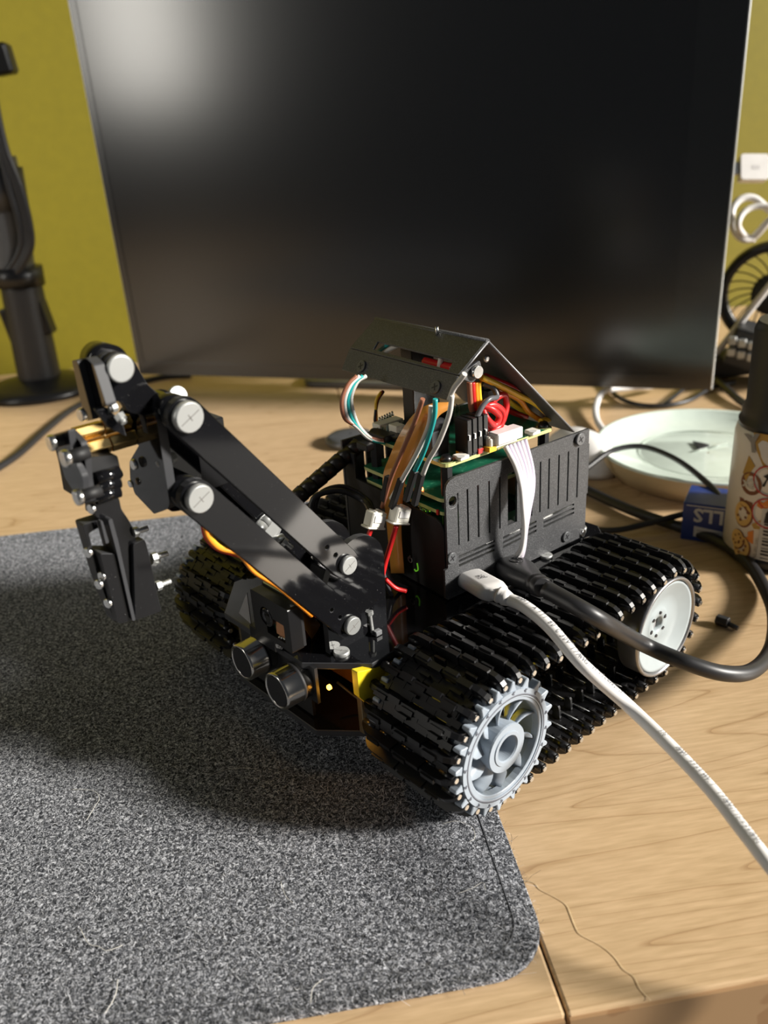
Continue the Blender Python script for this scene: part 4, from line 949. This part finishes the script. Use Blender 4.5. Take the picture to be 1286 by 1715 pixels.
# thin black cable
tb_ = [G(960, 800, .016), G(985, 782, .020), G(1025, 755, .026), G(1075, 748, .028), G(1130, 768, .028), G(1180, 805, .027), G(1203, 832, .024), G(1185, 850, .018), G(1140, 862, .012), G(1080, 878, .0085), G(1030, 888, .006), G(985, 885, .004), G(930, 870, .003)]
tc_ = MB(); tc_.tube(tb_, .0020, 10, 8); tag(tc_.build('thin_cable', 'rubber'), 'thin black cable looping over the edge of the pale dish', 'cable')
tc_ = MB(); tc_.tube([G(1010, 640, .003), G(1040, 668, .003), G(1090, 680, .003), G(1150, 672, .003), G(1190, 650, .003), G(1230, 640, .003)], .0022, 8, 6); tag(tc_.build('rear_cable', 'rubber'), 'black cable sagging on the desk under the monitor edge', 'cable')
tc_ = MB(); tc_.tube([G(1110, 680, .003), G(1140, 655, .003), G(1160, 640, .003)], .0020, 8, 6); tag(tc_.build('rear_cable', 'rubber'), 'short black cable end crossing behind the dish', 'cable')
tc_ = MB(); tc_.tube([G(1190, 625, .004), G(1215, 650, .006), G(1250, 678, .004), G(1300, 690, .004)], .0035, 8, 6); tag(tc_.build('rear_cable', 'rubber'), 'thick black cable running from the monitor corner behind the can', 'cable')
tc_ = MB(); tc_.tube([G(1120, 640, .010), G(1085, 648, .010), G(1050, 650, .010), G(1012, 655, .012), G(998, 680, .008), G(1000, 705, .005), G(1016, 728, .004)], .0030, 10, 6); tag(tc_.build('white_cable', 'white'), 'white cable curving from under the monitor to the pale dish', 'cable')
tc_ = MB(); tc_.tube([G(-30, 800, .003), G(30, 762, .003), G(80, 718, .003), G(130, 680, .003), G(200, 650, .003), G(270, 632, .003), G(320, 628, .003)], .0032, 10, 6); tag(tc_.build('desk_cable', 'rubber'), 'black cable crossing the desk left of the gripper arm', 'cable')
tc_ = MB(); tc_.tube([GD(-30, 212, 1.02), GD(0, 207, 1.0), GD(22, 200, .99), GD(50, 178, .98), GD(80, 155, .97), GD(132, 127, .97), GD(200, 110, 1.0)], .0018, 8, 6); tag(tc_.build('pink_cable', 'pinkcable'), 'thin pinkish brown cable hanging across to the monitor left edge', 'cable')

# ============================================================ things on the desk
# pale round dish
dc = G(1185, 765, .010); ds = empty('round_dish', Matrix.Translation((dc.x, dc.y, 0))); tag(ds, 'wide round pale mint dish with a small dark triangle in its centre', 'dish')
DR = .082
m = MB(); m.lathe((0, 0, 0), (0, 0, 1), [(DR * .80, 0), (DR * .86, .001), (DR * .97, .012), (DR, .0200)], 64, False); m.lathe((0, 0, 0), (0, 0, 1), [(.001, .0005), (DR * .8, .0005)], 64, False); m.build('outer_wall', 'dishside', ds)
m = MB(); m.lathe((0, 0, 0), (0, 0, 1), [(DR, .0200), (DR + .0006, .0215), (DR - .001, .0222), (DR - .003, .0212), (DR - .007, .0165), (DR * .62, .0130), (DR * .60, .0124), (DR * .58, .0130), (.001, .0132)], 72, False); m.build('glazed_bowl', 'dish', ds)
m = MB(); m.lathe((0, 0, .0133), (0, 0, 1), [(DR * .612, 0), (DR * .618, .0003), (DR * .612, .0005), (DR * .606, .0003), (DR * .612, 0)], 72, False); m.build('inner_ring', 'inkgrey', ds).data.materials[0] = mat('ring_shade', (.40, .45, .40), .3)
tr_ = [G(1160, 741, .0136), G(1187, 747, .0136), G(1170, 753, .0136)]
m = MB(Matrix.Translation((-dc.x, -dc.y, 0))); m.prism([(p.x, p.y) for p in tr_], XY(.0134), .0016); m.build('triangle_mark', 'ink', ds)
m = MB(Matrix.Translation((-dc.x, -dc.y, 0))); a, b = G(1184, 751, .0136), G(1218, 743, .0136); m.tube([(a.x, a.y, .0138), (b.x, b.y, .0138)], .0006, 5, 1); a, b = G(1158, 757, .0136), G(1184, 751, .0136); m.tube([(a.x, a.y, .0138), (b.x, b.y, .0138)], .0006, 5, 1); m.build('pointer_line', 'inkgrey', ds).data.materials[0] = bpy.data.materials['ring_shade']
# white mouse and grey disc behind the robot case
mc = G(992, 792, 0); mu = empty('computer_mouse', Matrix.Translation((mc.x - .006, mc.y + .014, 0)) @ Matrix.Rotation(.5, 4, 'Z')); tag(mu, 'white computer mouse half hidden behind the robot case', 'mouse')
m = MB(); R = []
for h, s in ((0, .96), (.004, 1), (.012, .97), (.020, .84), (.026, .60), (.029, .30), (.030, .05)): R.append([(.021 * s * math.cos(a), .034 * s * math.sin(a) + .002 * h / .03, h + .0005) for a in [2 * PI * i / 28 for i in range(28)]])
m.rings(R); m.build('shell', 'white', mu)
m = MB(); m.cyl((-.002, .018, .026), (.002, .018, .026), .004, 14); m.build('scroll_wheel', 'midgrey', mu)
m = MB(); m.lathe((0, 0, 0), (0, 0, 1), [(.0195, 0), (.0195, .0006)], 24); m.build('base', 'darkplastic', mu)
gp = G(588, 742, 0); m = MB(); m.lathe((gp.x, gp.y, .0005), (0, 0, 1), [(.020, 0), (.0225, .002), (.0225, .005), (.019, .0075), (.008, .0085), (.001, .0085)], 32, False); tag(m.build('grey_puck', 'midgrey'), 'flat dark grey round puck behind the far corner of the robot case', 'puck')
# blue box with inverted lettering
bx0 = G(1139, 903, 0); bx1 = G(1238, 917, 0); bd = (bx1 - bx0); bd.z = 0; BL = bd.length; bd.normalize(); bn = V((-bd.y, bd.x, 0))
MBX = frame(bd, bn, V((0, 0, 1)), bx0); bx = empty('blue_box', MBX); tag(bx, 'small blue cardboard box with upside down white capitals beside the can', 'box')
BW, BD_, BH = BL + .012, .030, .0255
m = MB(); m.box((BW / 2, BD_ / 2, BH / 2 + .0002), (BW, BD_, BH)); m.build('carton', 'blue', bx, bevel=.0005)
XF = lambda x, z: frame((-1, 0, 0), (0, 0, -1), (0, -1, 0), (x, -.0001, z))
text_mesh('LLS', .0125, XF(.0155, .0185), 'lettering', 'paper', bx, ext=.00005, bold=.00035)
m = MB(); m.prism([(.0075, .0035), (.029, .0015), (.029, .0085), (.0075, .0105)], XZ(-.0002), .0002); m.build('price_label', 'paper', bx)
m = MB()
for i in range(3): m.box((.0160, -.0003, .0078 - i * .0016), (.013, .0001, .0005))
m.box((.0262, -.0003, .0055), (.0035, .0001, .0032)); m.build('label_print', 'inkgrey', bx)
m = MB(); m.box((BW / 2, -.0002, BH - .0014), (BW * .92, .0001, .0006)); m.build('top_line', 'paper', bx)
# printed can
cc = G(1272, 950, 0); CR = .0300; cb = G(1219, 936, 0)
cc = cb + V((math.cos(-.25), math.sin(-.25) * .2 + .18, 0)).normalized() * CR; cc.z = 0
MC = Matrix.Translation(cc); can = empty('printed_can', MC); tag(can, 'white printed can with biscuit pictures and black cap at right edge', 'can')
LH = .077
m = MB(); m.lathe((0, 0, .0), (0, 0, 1), [(CR * .92, .0006), (CR * 1.0, .003), (CR * 1.01, .006), (CR, .008)], 56, True); m.build('base_rim', 'ink', can)
m = MB(); m.lathe((0, 0, 0), (0, 0, 1), [(CR, .0081), (CR, LH), (CR * .97, LH + .004), (CR * .90, LH + .008)], 64, True); m.build('can_body', 'white', can)
m = MB(); m.lathe((0, 0, LH + .004), (0, 0, 1), [(CR * .95, 0), (CR * .96, .004), (CR * .90, .006), (CR * .92, .010), (CR * .86, .014), (CR * .86, .055), (CR * .80, .060)], 56, True); m.build('cap', 'darkplastic', can)
def wrap(a, z, k=1.0, dr=.0002): r = CR + dr; return (r * math.cos(a), r * math.sin(a), z)
AC = math.atan2(-cc.y, -cc.x)       # the side of the can that faces the camera
def decal(poly, name, mt, a0, z0, dr=.0002, sub=1):
    """polygon in metres (across, up) laid round the can at angle a0"""
    m = MB(); loops = [[V((*p, 0)) for p in poly]]; tri = tessellate_polygon(loops); bm = m.bm
    vs = [bm.verts.new(wrap(a0 + p[0] / CR, z0 + p[1], dr=dr)) for p in poly]
    for t in tri: bm.faces.new([vs[i] for i in t])
    return m.build(name, mt, can)
def decal_strip(x0, x1, z0, z1, a0, mt, name, dr=.0002):
    m = MB(); n = 6; R = [[m.bm.verts.new(wrap(a0 + (x0 + (x1 - x0) * i / n) / CR, z, dr=dr)) for z in (z0, z1)] for i in range(n + 1)]
    for i in range(n): m.bm.faces.new((R[i][0], R[i + 1][0], R[i + 1][1], R[i][1]))
    return m.build(name, mt, can)
def spot(x, z, r, mt, name, dr=.0003, n=20, ry=1): return decal([(r * math.cos(2 * PI * i / n), r * ry * math.sin(2 * PI * i / n)) for i in range(n)], name, mt, AC + x / CR, z, dr)
def canscreen(px, py):
    """across (metres) and height on the can where this place of the photograph meets it"""
    d = cf + cr2 * ((px - 643) / F) - cu2 * ((py - 857.5) / F); o = EYE - cc
    A = d.x ** 2 + d.y ** 2; B = 2 * (o.x * d.x + o.y * d.y); C_ = o.x ** 2 + o.y ** 2 - CR ** 2; D = B * B - 4 * A * C_
    if D < 0: t = -B / (2 * A)
    else: t = (-B - math.sqrt(D)) / (2 * A)
    p = o + d * t; a = math.atan2(p.y, p.x) - AC
    while a < -PI: a += 2 * PI
    while a > PI: a -= 2 * PI
    return a * CR, p.z
cropH = lambda u, v: (960 + u / 3.9, 560 + v / 3.9)
def cdec(pts, mt, name, dr=.0003): return decal([canscreen(*cropH(*q)) for q in pts], name, mt, AC, 0, dr)
def cspot(u, v, r, mt, name, dr=.0004, ry=1.0):
    x, z = canscreen(*cropH(u, v)); return spot(x, z, r, mt, name, dr, ry=ry)
cdec([(1180, 640), (1300, 660), (1340, 780), (1300, 900), (1240, 860), (1200, 760)], 'ochre', 'ochre_zigzag')
cdec([(1150, 790), (1190, 860), (1160, 900), (1130, 960), (1110, 900)], 'ochre', 'ochre_zigzag')
cdec([(1210, 1080), (1240, 1100), (1300, 1060), (1310, 1130), (1230, 1140), (1200, 1120)], 'orange', 'orange_zigzag')
cdec([(1140, 1290), (1178, 1280), (1175, 1370), (1110, 1330), (1142, 1320)], 'orange', 'orange_zigzag')
cdec([(1090, 1060), (1170, 1100), (1180, 1140), (1150, 1180), (1090, 1100)], 'brown', 'brown_zigzag')
cdec([(1165, 1240), (1230, 1210), (1280, 1250), (1240, 1275), (1180, 1270)], 'ochre', 'ochre_zigzag')
def cring(u, v, r, mt, name, wd=.0008):
    x, z = canscreen(*cropH(u, v)); m = MB(); n = 24; R = []
    for i in range(n):
        a = 2 * PI * i / n; R.append([m.bm.verts.new(wrap(AC + (x + q * math.cos(a)) / CR, z + q * math.sin(a), dr=.0005)) for q in (r, r - wd)])
    for i in range(n): m.bm.faces.new((R[i][0], R[(i + 1) % n][0], R[(i + 1) % n][1], R[i][1]))
    m.build(name, mt, can); return x, z
cspot(1160, 975, .0068, 'brown', 'number_badge'); 
cspot(1282, 960, .0088, 'paper', 'warning_disc'); cring(1282, 960, .0092, 'darkred', 'warning_ring')
cspot(1272, 1170, .0088, 'paper', 'warning_disc'); x_, z_ = cring(1272, 1170, .0092, 'darkred', 'warning_ring')
decal([(-.0064, .0058), (-.0058, .0064), (.0064, -.0058), (.0058, -.0064)], 'warning_bar', 'darkred', AC + x_ / CR, z_, .0006)
decal([(-.0015, -.006), (.004, -.006), (.004, .001), (.0005, .003), (-.001, 0)], 'warning_figure', 'ink', AC + x_ / CR, z_, .0005)
x_, z_ = canscreen(*cropH(1275, 955)); decal([(-.003, -.004), (-.0015, -.004), (-.0005, .0), (.0025, .003), (.001, .005), (-.003, .002), (-.001, .001)], 'warning_figure', 'ink', AC + x_ / CR, z_, .0005)
for u, v, r in ((1108, 1170, .0060), (1072, 1330, .0046), (1095, 1385, .0056)):
    cspot(u + 4, v + 5, r * 1.08, 'brown', 'biscuit_shadow', .0003, 1.25); cspot(u, v, r, 'biscuit', 'biscuit', .0004, 1.25)
    x, z = canscreen(*cropH(u, v))
    for i in range(6): spot(x + r * .55 * math.cos(i * 1.1), z + r * .7 * math.sin(i * 1.1 + .4), r * .14, 'brown', 'chocolate_dot', .0005, 8)
def ctext(body, u, v, size, mt, name, rot=0, bold=.0002):
    x, z = canscreen(*cropH(u, v)); a = AC + x / CR; c, s = math.cos(a), math.sin(a)
    text_mesh(body, size, frame((-s, c, 0), (0, 0, 1), (c, s, 0), ((CR + .0007) * c, (CR + .0007) * s, z)) @ Matrix.Rotation(rot, 4, 'Z'), name, mt, can, bold=bold)
ctext('x2', 1150, 975, .0080, 'paper', 'lettering'); ctext('Y', 1178, 715, .0140, 'inkgrey', 'lettering', .25, .0006); 
x0, z0 = canscreen(*cropH(1205, 1470)); z0 = max(z0, .0205); x1, z1_ = canscreen(*cropH(1286, 1290))
decal_strip(x0 - .001, x0 + .016, z0 - .012, z0 + .020, AC, 'paper', 'barcode_panel', .0003)
for i in range(14):
    zz = z0 - .011 + i * .0021; decal_strip(x0 + .001, x0 + .015, zz, zz + (.0011 if i % 3 else .0005), AC, 'ink', 'barcode_bar', .0005)
ctext('5015 2801 0081', 1192, 1400, .0022, 'inkgrey', 'barcode_number', PI / 2, 0)
# loose hexagonal spacer
h0 = G(1210, 1040, .0030); h1_ = G(1228, 1046, .0030); dh = (h1_ - h0); dh.z = 0; dh.normalize()
hx = empty('hex_spacer', frame(dh, V((-dh.y, dh.x, 0)), V((0, 0, 1)), (h0.x, h0.y, .0030))); tag(hx, 'small loose black hexagonal spacer lying on the bare desk', 'spacer')
m = MB(); m.cyl((-.0032, 0, 0), (.0032, 0, 0), .0030, 6, sm=False); m.build('hex_body', 'darkplastic', hx, bevel=.0003)
m = MB(); m.cyl((.003, 0, -.0004), (.0082, 0, -.0014), .0013, 10); m.build('threaded_end', 'darkplastic', hx)
# desk microphone
mb_ = G(72, 655, 0); mic = empty('desk_microphone', Matrix.Translation((mb_.x, mb_.y, 0))); tag(mic, 'grey desk microphone on a black round base against the olive wall', 'microphone')
m = MB(); m.lathe((0, 0, 0), (0, 0, 1), [(.060, 0), (.062, .002), (.062, .006), (.052, .012), (.030, .016), (.022, .019), (.001, .019)], 48, False); m.build('base', 'plastic', mic)
def mz(px, py):
    p = hit(I4, 1, mb_.y, px, py) - V((mb_.x, mb_.y, 0)); return p
m = MB(); m.tube([(0, 0, .012), mz(58, 590), mz(48, 540), mz(34, 470)], lambda t: .0235 - .0015 * t, 20, 5); m.build('stem', 'darkplastic', mic)
m = MB(); p = mz(72, 530); m.box(p, (.014, .022, .040), Matrix.Rotation(-.15, 4, 'Y')); m.build('stem_clamp', 'plastic', mic, bevel=.003, seg=2)
m = MB(); p = mz(20, 545); m.box(p, (.010, .022, .040), Matrix.Rotation(-.15, 4, 'Y')); m.build('stem_clamp', 'plastic', mic, bevel=.003, seg=2)
m = MB(); m.cyl(mz(33, 478), mz(27, 446), .027, 24); m.build('collar', 'plastic', mic)
m = MB(); m.tube([mz(20, 455), mz(14, 400), mz(5, 330), mz(-8, 262)], lambda t: .0245 - .004 * t, 28, 4); m.build('mic_body', 'midgrey', mic)
m = MB(); m.tube([mz(8, 352), mz(-5, 280)], .0250, 28, 1); m.build('grille', 'darkplastic', mic)
m = MB(); p = mz(3, 100); m.box(p, (.022, .02, .028), Matrix.Rotation(-.1, 4, 'Y')); m.build('shock_clip', 'plastic', mic, bevel=.003)
for off in (-10, 2, 8):
    m = MB(Matrix.Translation((0, -.022, 0))); m.tube([mz(0, 120), mz(6 + off * .2, 180), mz(20 + off * .4, 250), mz(38 + off, 310), mz(54 + off * .9, 370), mz(56 + off * .9, 410), mz(38 + off * .9, 445), mz(14 + off, 466)], .0040, 8, 5); m.build('mic_cord', 'rubber', mic)

# ---- fan and clutter behind the monitor's right edge
fc = GD(1293, 492, .88); fd = (EYE - fc); fd.z *= .3; fd.normalize(); fu, fv, fw = basis(fc, fd); FM = frame(fu, fv, fw, fc) @ Matrix.Scale(.786, 4)
fan = empty('desk_fan', FM); tag(fan, 'black caged fan behind the right edge of the monitor', 'fan')
FR = .061
m = MB()
for z in (-.014, .014): m.tube([(FR * math.cos(a), FR * math.sin(a), z) for a in [2 * PI * i / 40 for i in range(41)]], .0065, 8, 1)
m.lathe((0, 0, -.016), (0, 0, 1), [(FR + .002, 0), (FR + .002, .032)], 40, False); m.build('outer_ring', 'plastic', fan)
for i in range(24):
    a = 2 * PI * i / 24; m = MB(); m.tube([(.02 * math.cos(a - .5), .02 * math.sin(a - .5), .022), (.042 * math.cos(a - .2), .042 * math.sin(a - .2), .022), (FR * math.cos(a), FR * math.sin(a), .016)], .0010, 5, 4); m.build('guard_wire', 'dull', fan)
m = MB(); m.lathe((0, 0, -.01), (0, 0, 1), [(.026, 0), (.026, .025), (.022, .034), (.001, .036)], 32, False); m.build('hub', 'darkplastic', fan)
m = MB(); m.tube([(0, -FR - .001, 0), (0, -FR - .012, -.004)], .012, 12, 1); m.build('neck', 'plastic', fan)
m = MB(FM.inverted()); m.lathe((fc.x, fc.y, 0.0), (0, 0, 1), [(.045, .0002), (.045, .007), (.020, .010), (.010, .013), (.010, fc.z - FR * .786 - .006)], 32, True); m.build('fan_base', 'plastic', fan)
# camera body on the desk, seen as a dark angular shape with pale keys
kb = G(1258, 640, 0); ca = empty('black_gadget', Matrix.Translation((kb.x + .012, kb.y, 0)) @ Matrix.Rotation(-.5, 4, 'Z')); tag(ca, 'dark angular gadget with a silver row of keys below the fan', 'gadget')
m = MB(); m.box((0, 0, .030), (.07, .045, .040), Matrix.Rotation(.25, 4, 'Y')); m.build('gadget_body', 'darkplastic', ca, bevel=.004, seg=2)
m = MB(); m.box((-.028, .01, .0165), (.05, .05, .020), Matrix.Rotation(-.2, 4, 'Y')); m.build('gadget_foot', 'dull', ca, bevel=.002)
for i in range(6): m = MB(); m.box((-.030 + .009 * (i % 3), -.026, .034 + .011 * (i // 3) - (i % 3) * .002), (.0075, .006, .008)); m.build('key', 'silver', ca, bevel=.001)
m = MB(); m.cyl((.02, -.024, .03), (.02, -.034, .03), .014, 24); m.build('lens_ring', 'plastic', ca)
# white usb plug and the white cables hanging in front of it
up = GD(1262, 283, .86); us_ = empty('usb_plug', frame(cr2, cu2, cr2.cross(cu2), up)); tag(us_, 'white rectangular plug sticking out beside the monitor right edge', 'plug')
m = MB(); m.prism(rrect(-.0150, -.0125, .0135, .0135, .003), XY(-.005), .010); m.build('plug_shell', 'white', us_, bevel=.001, seg=2)
m = MB(); m.box((-.020, 0, 0), (.012, .012, .005)); m.build('plug_tip', 'silver', us_)
m = MB(); m.prism(rrect(-.004, -.0022, .004, .0018, .0006), XY(.0051), .0001); m.build('plug_symbol', 'inkgrey', us_).data.materials[0] = mat('faint_mark', (.60, .58, .57), .5)
m = MB(); m.tube([(.0125, 0, 0), (.018, .001, 0), (.03, .002, 0)], .003, 10, 3); m.build('plug_cord', 'white', us_)
D_ = .84
lp = [GD(1330, 380, D_), GD(1286, 350, D_), GD(1262, 332, D_), GD(1240, 334, D_), GD(1226, 352, D_), GD(1228, 382, D_), GD(1243, 400, D_), GD(1262, 397, D_), GD(1283, 375, D_ - .01), GD(1310, 350, D_ - .015)]
m = MB(); m.tube(lp, .0036, 12, 7); tag(m.build('white_cable_loop', 'white'), 'white cable looped outside the monitor right edge, outer turn', 'cable')
lp = [GD(1340, 352, D_ - .02), GD(1290, 346, D_ - .015), GD(1262, 347, D_ - .012), GD(1244, 357, D_ - .012), GD(1236, 376, D_ - .012), GD(1244, 392, D_ - .004), GD(1262, 402, D_ + .005)]
m = MB(); m.tube(lp, .0030, 12, 7); tag(m.build('white_cable_loop', 'white'), 'thinner white cable curled inside the outer white loop', 'cable')
lp = [GD(1320, 440, .80), GD(1286, 482, .81), GD(1262, 512, .82), GD(1240, 540, .83), GD(1218, 568, .84), GD(1195, 597, .85)]
m = MB(); m.tube(lp, .0033, 12, 6); tag(m.build('white_cable_run', 'white'), 'straight white cable slanting down to the monitor lower right corner', 'cable')
